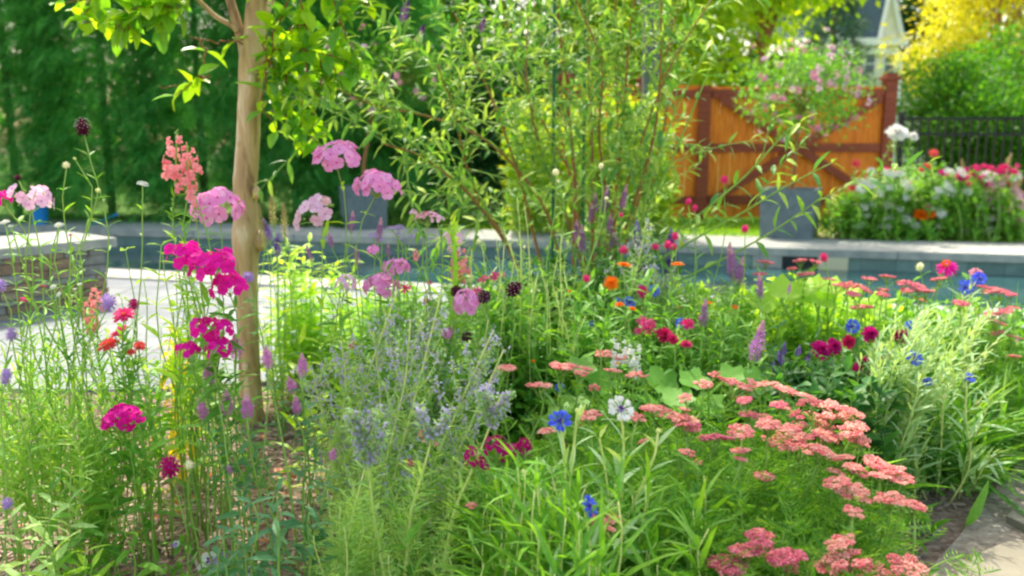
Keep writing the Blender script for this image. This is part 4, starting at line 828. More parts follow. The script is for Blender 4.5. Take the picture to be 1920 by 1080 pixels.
plant('salvia', 'purple salvia in front of the shaded planter', 'salvia', [(660, 415, 1.0), (669, 480, .9), (712, 432, 1.1), (620, 450, .8), (728, 470, .7), (580, 475, .7)], 2.7, 'spike_purple', .075, FV, spike=True, extra=5)
plant('verbena', 'lilac verbena clusters over the pool between phlox and stalk', 'verbena', [(700, 442, .8), (735, 428, .8), (748, 427, .8), (745, 440, .6), (716, 450, .5), (772, 443, .5), (748, 448, .5)], 2.6, 'verbena_flat', .022, ('narrow', 'green_mid', .05, 4, 40, 2), extra=2)
plant('verbena', 'lilac verbena globe overlapping the right edge of the trunk', 'verbena', [(465, 520, 1.0)], 1.9, 'verbena_head', .014, ('narrow', 'green_mid', .05, 4, 40, 2), extra=1)
plant('verbena', 'pale lilac pincushion by the stone wall foot', 'verbena', [(203, 568, 1.2), (22, 627, .9), (0, 536, .9), (11, 812, .0001)], 1.9, 'verbena_head', .016, ('narrow', 'green_mid', .05, 5, 40, 2), extra=2)
plant('verbena', 'little lilac flowers low at the left edge', 'verbena', [(12, 702, 1.0), (10, 712, .8), (14, 945, .9)], 1.7, 'verbena_head', .012, ('narrow', 'green_mid', .05, 5, 40, 2), extra=2)

# ------------------------------------------------------------ Russian sage: silvery stems, lavender whorls
def sage(label, lines, d, topw=.9, seedn=1.0, flo=(.45, 1.0)):
    P0 = W(lines[0][0][0], lines[0][0][1], d); b = np.array((np.mean([W(l[0][0], l[0][1], d)[0] for l in lines]), d, 0)); root = thing('russian_sage', label, 'sage', tuple(b), 'Russian sage plants')
    lf = MB()
    for l in lines:
        pts = [W(p[0], p[1], d) for p in l]; g = pts[0].copy(); dz = pts[0] - pts[1]; g = g + dz / max(dz[2], -9) * 0; f = g[2] / max(pts[1][2] - g[2], .05); g = g - (pts[1] - g) * f * .6; g[2] = 0; g[1] = d + random.uniform(-.08, .08)
        P = np.array([g] + pts); P = np.array([np.interp(np.linspace(0, len(P) - 1, 24), range(len(P)), P[:, i]) for i in range(3)]).T; P[1:-1] = (P[:-2] + P[1:-1] * 2 + P[2:]) / 4
        mb = MB(); mb.tube(P, [.0052, .002], 'stem_pale', 6); leafrun(lf, P, 24, .068, 'sagef', 'green_sage', t0=.05, t1=.72, elev=42, whorl=2, taper=.2)
        leafrun(lf, P, 16, .045, 'narrow', 'green_sage', t0=.1, t1=.7, elev=50, whorl=2)
        mb.build('stem', root, True); fl_ = MB()
        for i in range(12):
            t = flo[0] - .1 + (flo[1] + .06 - flo[0]) * i / 12; j = min(int(t * 23), 22); tg = nrm(P[j + 1] - P[j]); s = 1 if i % 2 else -1; ln = .17 * (1.25 - t) * random.uniform(.8, 1.3)
            dr = nrm(tg + np.array((s * .75, random.uniform(-.4, .4), .1))); q = bez(P[j], P[j] + dr * ln * .5, P[j] + dr * ln * .8 + np.array((0, 0, ln * .35)), 9); lf.tube(q, [.0015, .0008], 'stem_pale', 3)
            if i < 3: leafrun(lf, q, 7, .032, 'narrow', 'green_sage', elev=45)
            for k in range(1, 9):
                m_ = 6; A = rng.normal(0, .0045, (m_, 3)) + q[k]; fl_.put(leaf(.7, .2, .3), A, frames(rng.normal(0, 1, (m_, 3))), rng.uniform(.007, .012, m_), 'sage_blue' if random.random() < .5 else 'green_silver')
        for k in range(15 if flo[0] < .9 else 23, 24):
            A = rng.normal(0, .006, (8, 3)) + P[k]; fl_.put(leaf(.7, .2, .3), A, frames(rng.normal(0, 1, (8, 3))), rng.uniform(.006, .01, 8), 'sage_blue' if random.random() < .6 else 'green_silver')
        fl_.build('flower_spike', root)
    lf.build('foliage', root)
sage('Russian sage with the tallest pale stems in the middle left of the bed', [[(700, 1060), (750, 850), (790, 700), (828, 545)], [(735, 1075), (800, 900), (870, 740), (925, 620)], [(690, 1050), (715, 900), (760, 720), (770, 600)], [(760, 1060), (820, 930), (880, 800), (945, 655)]], 1.95)
sage('Russian sage leaning left behind the lilac veronica trio', [[(640, 1060), (655, 850), (690, 700), (745, 545)], [(620, 1040), (630, 850), (650, 720), (640, 640)], [(660, 1050), (640, 900), (600, 760), (585, 690)], [(670, 1050), (690, 880), (715, 760), (700, 620)]], 2.05)
sage('Russian sage behind the others with hazy lavender tops', [[(760, 950), (790, 800), (830, 680), (860, 560)], [(740, 940), (750, 780), (735, 660), (720, 580)], [(790, 960), (850, 800), (900, 700), (915, 600)], [(780, 950), (800, 780), (790, 650), (800, 550)]], 2.35)
sage('low Russian sage at the bottom left of the yarrow', [[(830, 1075), (850, 960), (900, 850), (940, 740)], [(720, 1075), (700, 960), (690, 870), (680, 790)], [(640, 1075), (665, 950), (700, 820)], [(760, 1075), (770, 960), (800, 860), (815, 800)]], 1.7, flo=(.97, 1.0))
sage('lone silvery sage plume rising behind the orange calendulas', [[(1165, 640), (1180, 560), (1200, 480), (1212, 415)], [(1210, 640), (1228, 580), (1240, 545), (1246, 520)]], 2.9)

# ------------------------------------------------------------ cornflowers
FC = ('narrow', 'green_silver', .085, 9, 55, 2)
cf = lambda label, hs, d, kind='corn_blue', size=.026, **kw: plant('cornflower', label, 'cornflower', hs, d, kind, size, FC, 'cornflower plants', stem='stem_pale', sr=.0024, spread=.03, **{**dict(extra=4, exh=(.5, .95), face=(0, -.9, .6)), **kw})
cf('tall blue cornflower in sharp focus beside the sage', [(1050, 790, .95), (983, 885, .3, 0, 'bud'), (1083, 770, .25, 0, 'bud')], 1.5)
cf('white cornflower with violet centre above the yarrow', [(1163, 768, 1.0), (1235, 808, .28, 0, 'bud')], 1.5, 'corn_white')
cf('blue cornflower low in the bottom grass, seen side on', [(1103, 950, .85)], 1.35, face=(.5, -.5, .5))
cf('pair of blue cornflowers by the rose yarrow at upper right', [(1835, 523, .85), (1808, 540, .9), (1822, 533, .6)], 3.0, size=.034)
cf('blue cornflower above the crimson dahlia', [(1597, 612, .8)], 2.7, size=.034); cf('double blue cornflower head in the pale grass', [(1708, 614, .8), (1722, 616, .6)], 2.7, size=.034)
cf('blue cornflower in the pale grass above a smaller bud', [(1713, 673, .8), (1738, 716, .5)], 2.4, size=.032); cf('blue cornflower on a bent pale stem near the right mulch', [(1815, 709, .8), (1770, 742, .3, 0, 'seed_ball')], 2.4, size=.03)
cf('bright blue cornflower behind a yellow centred pink zinnia', [(1226, 546, 1.0)], 2.9); cf('small blue cornflower between the orange calendulas', [(1180, 568, .9), (1158, 563, .4)], 2.8)
cf('blue cornflower in front of the hot pink zinnia', [(1275, 607, .8), (1285, 610, .6), (1110, 607, .4)], 2.6); cf('tiny blue flower deep in the green left of the gourd leaves', [(1049, 727, .6)], 2.4)

# ------------------------------------------------------------ calendula, zinnia, dahlia and friends
FR = ('lance', 'green_mid', .065, 7, 35, 2); FS = ('narrow', 'green_mid', .055, 6, 40, 2)
sf = lambda nm, label, cat, hs, d, kind, size, fol=FR, **kw: plant(nm, label, cat, hs, d, kind, size, fol, **kw)
sf('calendula', 'largest orange calendula at centre facing the viewer', 'calendula', [(1146, 531, 1.1)], 2.55, 'calendula', .024, face=(0, -1, .5), group='orange calendulas')
sf('calendula', 'orange calendula seen from the side above the largest one', 'calendula', [(1170, 497, 1.0)], 2.6, 'calendula', .024, face=(.1, -.2, 1), group='orange calendulas')
sf('calendula', 'orange calendula right of the silvery plume', 'calendula', [(1271, 496, 1.0)], 2.6, 'calendula', .022, face=(.1, -.2, 1), group='orange calendulas')
sf('calendula', 'two small orange calendulas under the blue cornflower', 'calendula', [(1162, 571, .8), (1186, 579, .7)], 2.4, 'calendula', .018, face=(0, -.3, 1), group='orange calendulas')
sf('calendula', 'tiny orange calendulas near the long purple spike', 'calendula', [(1378, 576, .8), (1331, 568, .6), (1273, 575, .5)], 2.75, 'calendula', .018, face=(0, -.3, 1), group='orange calendulas')
sf('calendula', 'orange flower peeping out below the white snapdragon', 'calendula', [(1155, 680, .9), (1000, 677, .5), (1068, 546, .4)], 2.35, 'calendula', .014, group='orange calendulas')
sf('zinnia', 'pink zinnia with a yellow centre beside a blue cornflower', 'zinnia', [(1207, 547, 1.0)], 2.85, 'zinnia_pink', .026, face=(0, -1, .3), group='zinnias')
sf('zinnia', 'hot pink zinnia disc left of the long purple spike', 'zinnia', [(1290, 607, 1.0), (1286, 645, .9)], 2.5, 'zinnia_pink', .024, face=(0, -.4, 1), group='zinnias')
sf('zinnia', 'shaggy crimson zinnia below the ragged pink flower', 'zinnia', [(1247, 628, 1.2), (1262, 636, .8)], 2.4, 'zinnia_crimson', .026, face=(0, -.6, .8), group='zinnias')
sf('dianthus', 'ragged pink flower left of the crimson zinnia', 'dianthus', [(1205, 603, 1.0), (1215, 615, .9), (1222, 605, .7), (1197, 620, .6)], 2.5, 'dianthus_rose', .026, face=(0, -.8, .6))
sf('zinnia', 'bright pink zinnias in front of the patio at left', 'zinnia', [(232, 590, 1.1), (228, 617, .7), (216, 628, .6)], 2.0, 'zinnia_pink', .025, face=(0, -.35, 1), group='zinnias')
sf('zinnia', 'flat coral zinnia seen edge on at left', 'zinnia', [(203, 646, 1.1), (262, 648, .7), (246, 660, .5)], 2.0, 'zinnia_coral', .024, face=(0, -.15, 1), group='zinnias')
sf('knautia', 'purple pincushion on a thin stem over the shaded patio', 'pincushion', [(251, 571, 1.0)], 2.1, 'knautia', .014, FS, face=(0, -.3, 1), extra=1)
sf('dianthus', 'small magenta flowers on a thin stem by the stone wall', 'dianthus', [(46, 561, 1.0), (80, 536, .7), (132, 440, .5)], 2.0, 'dianthus_rose', .016, FS, face=(0, -.2, 1), extra=2)
for lb, hs in (('violet magenta dahlia at the left of the dark group', [(1540, 655, 1.1), (1565, 650, .9)]), ('maroon dahlia at the top of the dark group', [(1632, 626, 1.0), (1560, 640, .5)]), ('deep magenta dahlia lowest of the dark group', [(1622, 685, 1.1), (1605, 693, .7)]), ('maroon dahlia on the right behind the pale grass', [(1690, 630, .9), (1658, 664, .7)])):
    sf('dahlia', lb, 'dahlia', hs, 2.5, 'dahlia', .031, ('broad', 'green_deep', .07, 6, 30, 2), face=(0, -.8, .6), group='dark dahlias', extra=7, exh=(.5, .95))
sf('dahlia', 'bright crimson dahlia in the centre of the dark group', 'dahlia', [(1592, 641, 1.0)], 2.45, 'zinnia_crimson', .022, ('broad', 'green_deep', .07, 6, 30, 2), face=(0, -1, .4), group='dark dahlias', extra=6, exh=(.5, .95))
gm = lambda lb, hs, d=2.9: sf('gomphrena', lb, 'globe amaranth', hs, d, 'gomphrena', .014, FS, face=(0, -.2, 1), group='globe amaranths', extra=2, headname='flower_ball')
gm('globe amaranth with three pink balls left of the grey pool wall', [(1266, 443, 1.1), (1253, 459, 1.2), (1263, 462, 1.0), (1229, 463, 1.0)]); gm('globe amaranth with one flattened pink ball over the calendulas', [(1169, 469, 1.2), (1165, 403, .7)])
gm('globe amaranth with a pink ball in front of the gate', [(1358, 337, 1.0), (1291, 378, .9), (1303, 390, .9)]); gm('globe amaranth pink ball left of the grey planter', [(1397, 429, 1.0)]); gm('globe amaranth ball overlapping the pool skimmer', [(1545, 483, 1.2)])
sf('gomphrena', 'globe amaranth showing one pink bud above the magenta flowers', 'globe amaranth', [(1100, 522, .7), (1086, 797, .9), (1060, 835, .7), (1420, 872, 1.0)], 2.1, 'gomphrena', .014, FS, group='globe amaranths', headname='flower_ball')
sf('scabiosa', 'dark maroon scabiosa globe on a tall stem against the hedge', 'scabiosa', [(155, 240, 1.0)], 2.1, 'scabiosa_dark', .021, FS, face=(.1, -.3, 1), extra=1, headname='flower_ball')
sf('scabiosa', 'green scabiosa buds on thin stems beside the maroon globe', 'scabiosa', [(124, 310, .7, 0, 'seed_ball'), (140, 297, .35), (184, 357, .5, 0, 'bud'), (33, 333, .6, 0, 'seed_dark'), (110, 422, .5, 0, 'seed_ball')], 2.1, 'bud', .016, FS, extra=2, headname='flower_ball')
sf('scabiosa', 'near black scabiosa globe right of the pink phlox at centre', 'scabiosa', [(963, 543, 1.2), (908, 556, .9), (875, 632, .8), (856, 546, .9, 0, 'seed_dark')], 2.3, 'scabiosa_dark', .02, FS, face=(.3, -.6, .6), headname='flower_ball')
sf('scabiosa', 'wiry seed balls on long stems in front of the butterfly bush', 'scabiosa', [(1042, 323, .8), (1127, 311, .6), (1047, 340, .35), (1137, 372, .5), (880, 522, 1.1), (897, 453, .6), (983, 463, .4)], 2.7, 'seed_ball', .016, FS, headname='seed_head')
sf('sweet_william', 'crimson and pink flowers between phlox and black scabiosa', 'sweet william', [(905, 522, 1.0), (928, 518, .9), (893, 545, .9), (945, 515, .7, 0, 'snap_coral'), (760, 540, 1.0), (800, 565, .6), (805, 530, .5), (660, 648, .9)], 2.4, 'dianthus_rose', .022, face=(0, -.7, .6), extra=4)
sn = lambda lb, hs, d, kind, size: sf('snapdragon', lb, 'snapdragon', hs, d, kind, size, ('narrow', 'green_mid', .045, 16, 40, 2), face=(.06, 0, 1), spike=True, group='snapdragons', extra=3)
sn('coral snapdragon with the tallest spike against the hedge', [(330, 300, 1.15)], 2.2, 'snap_coral', .095); sn('coral snapdragon with two spikes nearest the tree trunk', [(357, 305, .9), (350, 340, 1.0), (364, 380, .25)], 2.2, 'snap_coral', .085)
sn('small coral snapdragon beside the stone wall corner', [(180, 560, .9), (168, 590, 1.0), (174, 612, .7)], 2.1, 'snap_coral', .06); sn('white snapdragon above the centre yarrow', [(1162, 662, 1.0), (1185, 668, 1.0), (1193, 690, .6)], 2.2, 'snap_white', .075)
sn('coral stock flower at centre below the fading phlox', [(862, 497, 1.2), (858, 512, .8), (780, 478, .4)], 2.4, 'snap_coral', .075)
sf('gaura', 'white gaura wand arching right beside the coral snapdragons', 'gaura', [(268, 345, 1.0)], 2.15, 'white_flat', .014, ('narrow', 'green_mid', .04, 5, 40, 1), face=(.5, -.2, 1), dx=-.25, extra=1)
sf('white_daisy', 'tiny white flowers and fine stems before the stone wall', 'daisy', [(111, 422, .9), (8, 417, 1.0), (20, 424, .6), (146, 456, .5), (100, 538, .8), (150, 533, .6), (110, 552, .6), (140, 542, .5)], 2.0, 'white_flat', .011, FS)
sf('pansy', 'white and violet pansies at the bottom edge by the mulch', 'pansy', [(395, 1050, 1.0), (388, 1066, .9), (415, 1048, .7), (412, 1066, .9), (470, 1070, .7), (330, 1020, .4)], 1.9, 'pansy', .026, ('broad', 'green_mid', .035, 4, 30, 2), face=(0, -1, .4), extra=6, exh=(.5, 1.0))
sf('coneflower', 'purple coneflower with drooping petals over the pool edge', 'coneflower', [(1775, 497, 1.1)], 3.2, 'coneflower', .042, ('broad', 'green_mid', .06, 4, 30, 2), face=(0, -.25, 1)); sf('coneflower', 'two faded coneflowers below and beside the bright purple one', 'coneflower', [(1779, 512, .7), (1830, 508, .9), (1725, 500, .5, 0, 'seed_ball')], 3.2, 'marigold_fade', .036, ('broad', 'green_mid', .06, 4, 30, 2), face=(0, -.2, 1))

# ------------------------------------------------------------ far bed to the right of the planter
FB = ('broad', 'green_mid', .095, 12, 35, 2)
fb = lambda nm, lb, cat, hs, d, kind, size, fol=FB, **kw: plant(nm, lb, cat, hs, d, kind, size, fol, spread=.12, sr=.004, **{**dict(extra=10, exh=(.4, .95), exw=2.0, face=(0, -.8, .7)), **kw})
mb = MB(); k = 700; bx = rng.uniform(3.1, 6.4, k); mb.raw([(3.1, pf(3.1) + .97, .014), (8, pf(8) + .97, .014), (8, 10.9, .014), (3.7, 10.9, .014), (5, 9.6, .12)], [np.array([[0, 1, 4], [1, 2, 4], [2, 3, 4], [3, 0, 4]])], M_mulch); struct(mb.build('far_flower_bed'))
ROSE = W(1683, 250, 7.6)
fb('rose_bush', 'tall rose with one large white bloom in front of the fence', 'rose', [(1682, 250, 1.3), (1712, 256, .6)], 8.95, 'rose_white', .1, extra=2)
fb('rose_bush', 'rose with orange and yellow blooms low in the far bed', 'rose', [(1727, 404, 1.1), (1745, 402, .7), (1712, 412, .6), (1738, 387, .4, 0, 'zinnia_magenta')], 8.85, 'rose_orange', .075)
for lb, hs in (('red coral zinnia pair at the left end of the far bed', [(1605, 306, .8), (1629, 330, .8), (1570, 365, .7)]), ('coral zinnia low at the left end beside the planter', [(1596, 352, 1.0), (1585, 350, .5)]), ('coral pink zinnia beside the white rose', [(1684, 321, .9), (1707, 343, .5), (1665, 318, .6)]), ('single red coral zinnia standing above the far bed', [(1751, 287, .9)]), ('red coral zinnia pair in the middle of the far bed', [(1740, 312, .9), (1728, 318, .6)])):
    fb('zinnia', lb, 'zinnia', hs, 9.0, 'zinnia_coral', .06, group='zinnias in the far bed')
fb('zinnia', 'magenta zinnias behind the variegated leaves', 'zinnia', [(1659, 319, .9), (1768, 324, .9), (1790, 335, .9), (1812, 318, .5)], 9.0, 'zinnia_magenta', .058, group='zinnias in the far bed')
fb('zinnia', 'large soft magenta flower heads at the far right edge', 'zinnia', [(1855, 338, 1.5), (1885, 350, 1.0), (1905, 372, .8)], 9.2, 'phlox_pale', .075)
fb('celosia', 'straw pink plumes rising at the right of the far bed', 'celosia', [(1807, 325, 1.0), (1815, 330, .9), (1885, 320, 1.1), (1900, 360, 1.2), (1755, 345, 1.0), (1875, 345, .8), (1910, 400, 1.2)], 9.2, 'spike_straw', .3, spike=True)
fb('petunia', 'violet petunias at the left foot of the far bed', 'petunia', [(1640, 418, 1.0), (1655, 415, .9), (1625, 425, .9), (1662, 412, .7), (1632, 410, .7)], 9.0, 'dianthus', .045, ('tiny', 'green_mid', .05, 8, 30, 2))
for lb, xs, hk, sz in (('white impatiens sprinkled over the left half of the far bed', (1590, 1720), 'white_flat', .06), ('white and cream blooms sprinkled over the right half of the far bed', (1740, 1910), 'white_flat', .06), ('pink blooms crowding the top of the far bed at right', (1760, 1915), 'zinnia_pink', .05), ('peach and cream blooms at the right edge of the far bed', (1850, 1918), 'fading_flat', .07)):
    hh = [(random.uniform(*xs), random.uniform(318, 435) if 'pink' not in lb else random.uniform(310, 350), random.uniform(.6, 1.1)) for _ in range(30 if 'white' in lb else 26)]
    fb('bedding_flower', lb, 'bedding plant', hh, 8.85, hk, sz, extra=4)
VP = [('white variegated shrub at the left of the far bed', 1630, 345, 120, 34), ('white variegated shrub under the white rose', 1690, 325, 110, 34), ('pale variegated shrub at the right of the far bed', 1770, 395, 110, 26)]
for lb, px, py, wp, n_ in VP: clump('variegated_shrub', lb, px, py + 8, 9.15, wp, int(n_ * .9), 'broad', 'leaf_variegated', .085, 16, 'shrub', dep=.3, low=.4, sr=.004)
for lb, px, py, wp, mt in (('lime green shrub in the middle of the far bed', 1740, 335, 140, 'green_lime'), ('green shrub filling the far bed near the right edge', 1840, 345, 130, 'green_mid'), ('golden green low plants at the right edge of the far bed', 1890, 385, 120, 'green_lime'), ('low dark green edging plant left of the far bed', 1640, 400, 90, 'green_deep'), ('yellow green mound under the orange roses', 1740, 385, 150, 'green_lime'), ('bushy green plant behind the variegated shrubs', 1680, 350, 140, 'green_mid')):
    clump('garden_shrub', lb, px, py + 4, 9.45 + random.uniform(-.2, .3), wp, 40, 'broad', mt, .11, 14, 'shrub', dep=.35, low=.35, sr=.004)
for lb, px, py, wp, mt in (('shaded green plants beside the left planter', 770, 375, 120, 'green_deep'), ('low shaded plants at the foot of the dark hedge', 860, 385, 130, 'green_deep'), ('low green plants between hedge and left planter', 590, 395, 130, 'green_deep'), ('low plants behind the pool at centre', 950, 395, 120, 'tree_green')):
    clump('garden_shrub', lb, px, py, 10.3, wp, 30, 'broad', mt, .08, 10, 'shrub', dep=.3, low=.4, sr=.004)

# ------------------------------------------------------------ leafy plants of the bed
cl = clump
cl('lily_stalk', 'thick bright green lily stalk with whorled leaves at centre left', 845, 335, 2.4, 10, 1, 'narrow', 'green_lime', .07, 34, 'lily', elev=45, wh=3, stem='green_lime', dep=.01, sr=.009, t0=.3)
for lb, px, py, wp, n_ in (('feathery lime green plant at the far left bottom', 40, 640, 120, 7), ('tall lime larkspur foliage in front of the stone wall', 75, 575, 60, 6), ('lime feathery stems left of the magenta phlox', 155, 600, 80, 6), ('loose lime foliage over the white patio', 190, 690, 140, 7), ('spiky lime foliage at the left picture edge', 10, 700, 110, 6), ('soft lime stems before the mulch patch', 110, 730, 140, 8)):
    cl('larkspur', lb, px, py, 1.95 + random.uniform(-.1, .2), wp, n_, 'narrow', 'green_larkspur', .055, 30, 'larkspur', elev=50, dep=.14, t0=.3, sr=.0015, group='lime foliage plants at the left')
for lb, px, py, wp, n_ in (('bushy phlox leaves right of the trunk at pool level', 540, 440, 110, 12), ('bright phlox leaves in front of the patio near the trunk', 600, 490, 130, 14), ('lush lime leaves right of the trunk below the pool', 545, 560, 130, 16), ('lime leafy mound behind the lavender sage', 640, 575, 140, 16), ('leafy phlox stems at centre left in front of the pool', 700, 520, 120, 12)):
    cl('leafy_phlox', lb, px + 14, py, 3.4 + random.uniform(-.1, .1), wp, n_ + 3, 'lance', 'green_lime', .1, 10, 'phlox', elev=28, dep=.2, stem='stem_green', group='leafy phlox without flowers')
for lb, px, py, wp, n_, mt in (('phlox leaves beneath the magenta clusters', 370, 560, 110, 5, 'green_mid'), ('narrow leaved plant left of the trunk at pool level', 330, 440, 60, 8, 'green_lime'), ('blue green leaves left of the trunk foot', 290, 600, 90, 5, 'green_mid')):
    cl('leafy_plant', lb, px, py, 2.15, wp, n_, 'lance', mt, .08, 6, dep=.12, t0=.45)
cl('yellowing_plant', 'plant with yellow dying leaves in front of the patio', 322, 600, 2.6, 40, 5, 'lance', 'leaf_yellow', .085, 9, elev=-30, dep=.08)
cl('shrub_seedling', 'arching twig with round yellow green leaves before the stone wall', 240, 440, 2.3, 90, 4, 'obovate', 'green_lime', .045, 5, elev=25, dep=.05)
cl('leafy_plant', 'round leaved lime plant left of the trunk over the pool', 345, 425, 2.5, 70, 9, 'obovate', 'green_lime', .05, 7, elev=30, dep=.1)
for lb, px, py, wp, n_ in (('wispy grey green stems left of the calendulas', 985, 330, 60, 7), ('tall pale stems in front of the butterfly bush', 900, 420, 110, 9), ('airy stems below the seed balls at centre', 1060, 430, 110, 9)):
    cl('wispy_plant', lb, px, py, 2.6, wp, n_, 'sagef', 'green_sage', .05, 11, stem='stem_pale', elev=45, dep=.12)
for lb, px, py, wp, mt, k_ in (('dense green foliage at the foot of the butterfly bush', 1050, 460, 150, 'green_deep', 'lance'), ('leafy mass right of the bush foot', 1170, 440, 140, 'green_deep', 'lance'), ('green leaves behind the orange calendulas', 1130, 520, 150, 'green_mid', 'lance'), ('leafy plant left of the bush foot', 960, 500, 130, 'green_mid', 'lance'), ('green foliage beneath the pink balls', 1270, 520, 130, 'green_mid', 'narrow'), ('green foliage right of the calendulas', 1350, 545, 120, 'green_mid', 'narrow'), ('leaf mound under the black scabiosa', 900, 590, 150, 'green_mid', 'lance'),
        ('leaf mound under the lavender sage tops', 800, 620, 150, 'green_mid', 'lance'), ('bushy deep green zinnia foliage at centre', 1040, 600, 160, 'green_mid', 'broad'), ('deep green foliage under the calendulas', 1180, 620, 160, 'green_mid', 'narrow'), ('green foliage around the long purple spike', 1370, 640, 150, 'green_mid', 'lance'), ('dark foliage beneath the dahlias', 1560, 690, 160, 'green_deep', 'broad'), ('dark leaves left of the dahlias', 1480, 690, 130, 'green_deep', 'broad')):
    cl('leafy_plant', lb, px, py, {'green_deep': 3.2}.get(mt, 2.75) if py < 680 else 2.45, wp * 1.15, 40, k_, mt, .09 if k_ != 'narrow' else .07, 14, dep=.25, low=.45, group='leafy plants of the flower bed')
for lb, px, py, wp, d_ in (('lime leafed bush behind the rose yarrow by the pool', 1500, 535, 150, 3.0), ('golden lime bush above the dahlias', 1560, 560, 150, 2.9), ('lime bush left of the dahlias', 1440, 580, 120, 2.9), ('yellow green bush in front of the water', 1630, 575, 110, 3.0), ('green bush under the right rose yarrow', 1720, 575, 130, 3.0), ('green bush at the far right of the bed', 1820, 580, 140, 3.0)):
    cl('lime_bush', lb, px, py - 8, d_ + .25, wp * 1.1, 40, 'broad', 'green_lime' if px < 1650 else 'green_mid', .06, 13, 'bush', dep=.25, low=.72, group='lime bushes')
for lb, px, py, d_, wp, mt in (('fresh green plant in front of the patio left of the lily stalk', 760, 560, 3.3, 150, 'green_mid'), ('light green leaves hiding the patio behind the black scabiosa', 930, 535, 3.4, 170, 'green_mid'), ('green leaves hiding the patio below the veronica', 1090, 540, 3.5, 170, 'green_lime'), ('fresh leaves hiding the patio below the pink balls', 1240, 545, 3.5, 170, 'green_mid'), ('green plant between calendula and the purple spike pair', 1350, 560, 3.4, 150, 'green_lime'), ('low plant by the pool edge left of the lime bushes', 1420, 560, 3.4, 130, 'green_mid')):
    cl('leafy_plant', lb, px, py - 8, d_, wp * 1.1, 46, 'lance', mt, .085, 14, dep=.25, low=.75, group='leafy plants of the flower bed')
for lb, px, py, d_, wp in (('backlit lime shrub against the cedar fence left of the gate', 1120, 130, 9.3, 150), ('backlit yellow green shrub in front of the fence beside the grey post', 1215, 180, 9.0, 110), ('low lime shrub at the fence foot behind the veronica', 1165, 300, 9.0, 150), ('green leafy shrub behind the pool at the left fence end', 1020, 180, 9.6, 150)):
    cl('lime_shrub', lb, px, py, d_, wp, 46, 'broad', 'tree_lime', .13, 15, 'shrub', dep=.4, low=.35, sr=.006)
# gourd: big lobed leaves
def bigleaf(nm, lb, cat, spots, d, size, mat, kind='broad', T=None, up=(0, -.5, 1)):
    b = base_under(spots, d); root = thing(nm, lb, cat, tuple(b)); st = MB()
    th = np.linspace(0, 6.283, 15)[:-1] + .2; V = [(0, 0, 0)]
    for a in th: r = .5 * (1 + .2 * math.cos(5 * a) + .08 * math.sin(11 * a)); V.append((r * math.cos(a), r * math.sin(a), .08 + .05 * math.cos(5 * a)))
    T = (np.array(V), [np.array([[0, i + 1, (i + 1) % 14 + 1] for i in range(14)])])
    for (px, py, s) in spots:
        p = W(px, py + 14, d + random.uniform(-.08, .08)); st.tube(rise(b + rng.normal(0, .03, 3) * (1, 1, 0), p), .004, 'stem_green', 5); l = MB(); l.put(T, [p], upR(np.array(up) + rng.normal(0, .25, 3))[None], size * s, mat); l.build('leaf', root, True)
    st.build('stem', root)
bigleaf('gourd_plant', 'gourd plant with big round green leaves behind the centre yarrow', 'gourd', [(1090, 675, 1), (1130, 700, 1), (1240, 700, 1.1), (1270, 735, 1.1), (1215, 740, 1), (1300, 700, 1), (1080, 745, 1.1), (1150, 750, 1), (1330, 745, 1), (1370, 690, .9), (1410, 700, 1), (1050, 760, .9), (1250, 765, 1)], 2.3, .085, 'green_mid')
bigleaf('hollyhock', 'plant with large lime lobed leaves above the lime bush', 'hollyhock', [(1470, 530, 1), (1500, 540, 1), (1540, 545, 1), (1560, 525, .9), (1590, 530, .8), (1430, 555, .9), (1520, 525, .9), (1640, 560, .8)], 3.0, .12, 'green_lime')
# straps, grasses
def tuft(nm, lb, cat, px, py, d, wpx, n, kind, mat, ln, tilt=.55, dirx=0.0, spread=.08, group=None, up=1.0, z0=0.0):
    c = W(px, py, d); b = np.array((c[0], d, z0)); root = thing(nm, lb, cat, tuple(b), group); mb = MB()
    A = b + rng.normal(0, 1, (n, 3)) * (spread, spread, 0); D = rng.normal(0, tilt, (n, 3)) * (1, 1, .1) + (dirx, 0, up); mb.put(TL[kind], A, frames(D, rng.normal(0, .3, (n, 3)) + (0, -.2, 1)), ln * rng.uniform(.6, 1.15, n), mat); mb.build('foliage', root); return root
bl = lambda lb, px, py, d, n, ln, tilt, mat='green_mid', kind='strap', **kw: tuft('lance_leaf_plant', lb, 'plant', px, py, d, 0, n, kind, mat, ln, tilt, group='broad lance leaved plants by the path', **kw)
bl('broad lance leaves fanning out below the pale grass', 1610, 880, 2.35, 16, .28, .5); bl('broad bright leaves right of the sunlit yarrow', 1660, 900, 2.35, 8, .18, .5); bl('low lance leaves at the corner of path and mulch', 1700, 960, 2.2, 11, .13, .6); bl('single group of wide leaves above the salmon yarrow', 1500, 830, 2.2, 6, .36, .4, dirx=.1)
fg = lambda lb, px, py, d, n, ln, tilt, mat, sp=.1, **kw: tuft('grass_tuft', lb, 'grass', px, py, d, 0, n, 'blade', mat, ln, tilt, spread=sp, group='fine grass clumps', **kw)
fg('fine green grass fountain beside the right mulch', 1740, 820, 2.7, 520, .36, .6, 'green_yarrow'); fg('green grass clump at the far right of the bed', 1810, 780, 2.95, 520, .36, .65, 'green_yarrow'); fg('drooping green grass behind the right mulch edge', 1850, 720, 3.3, 480, .4, .65, 'green_yarrow')
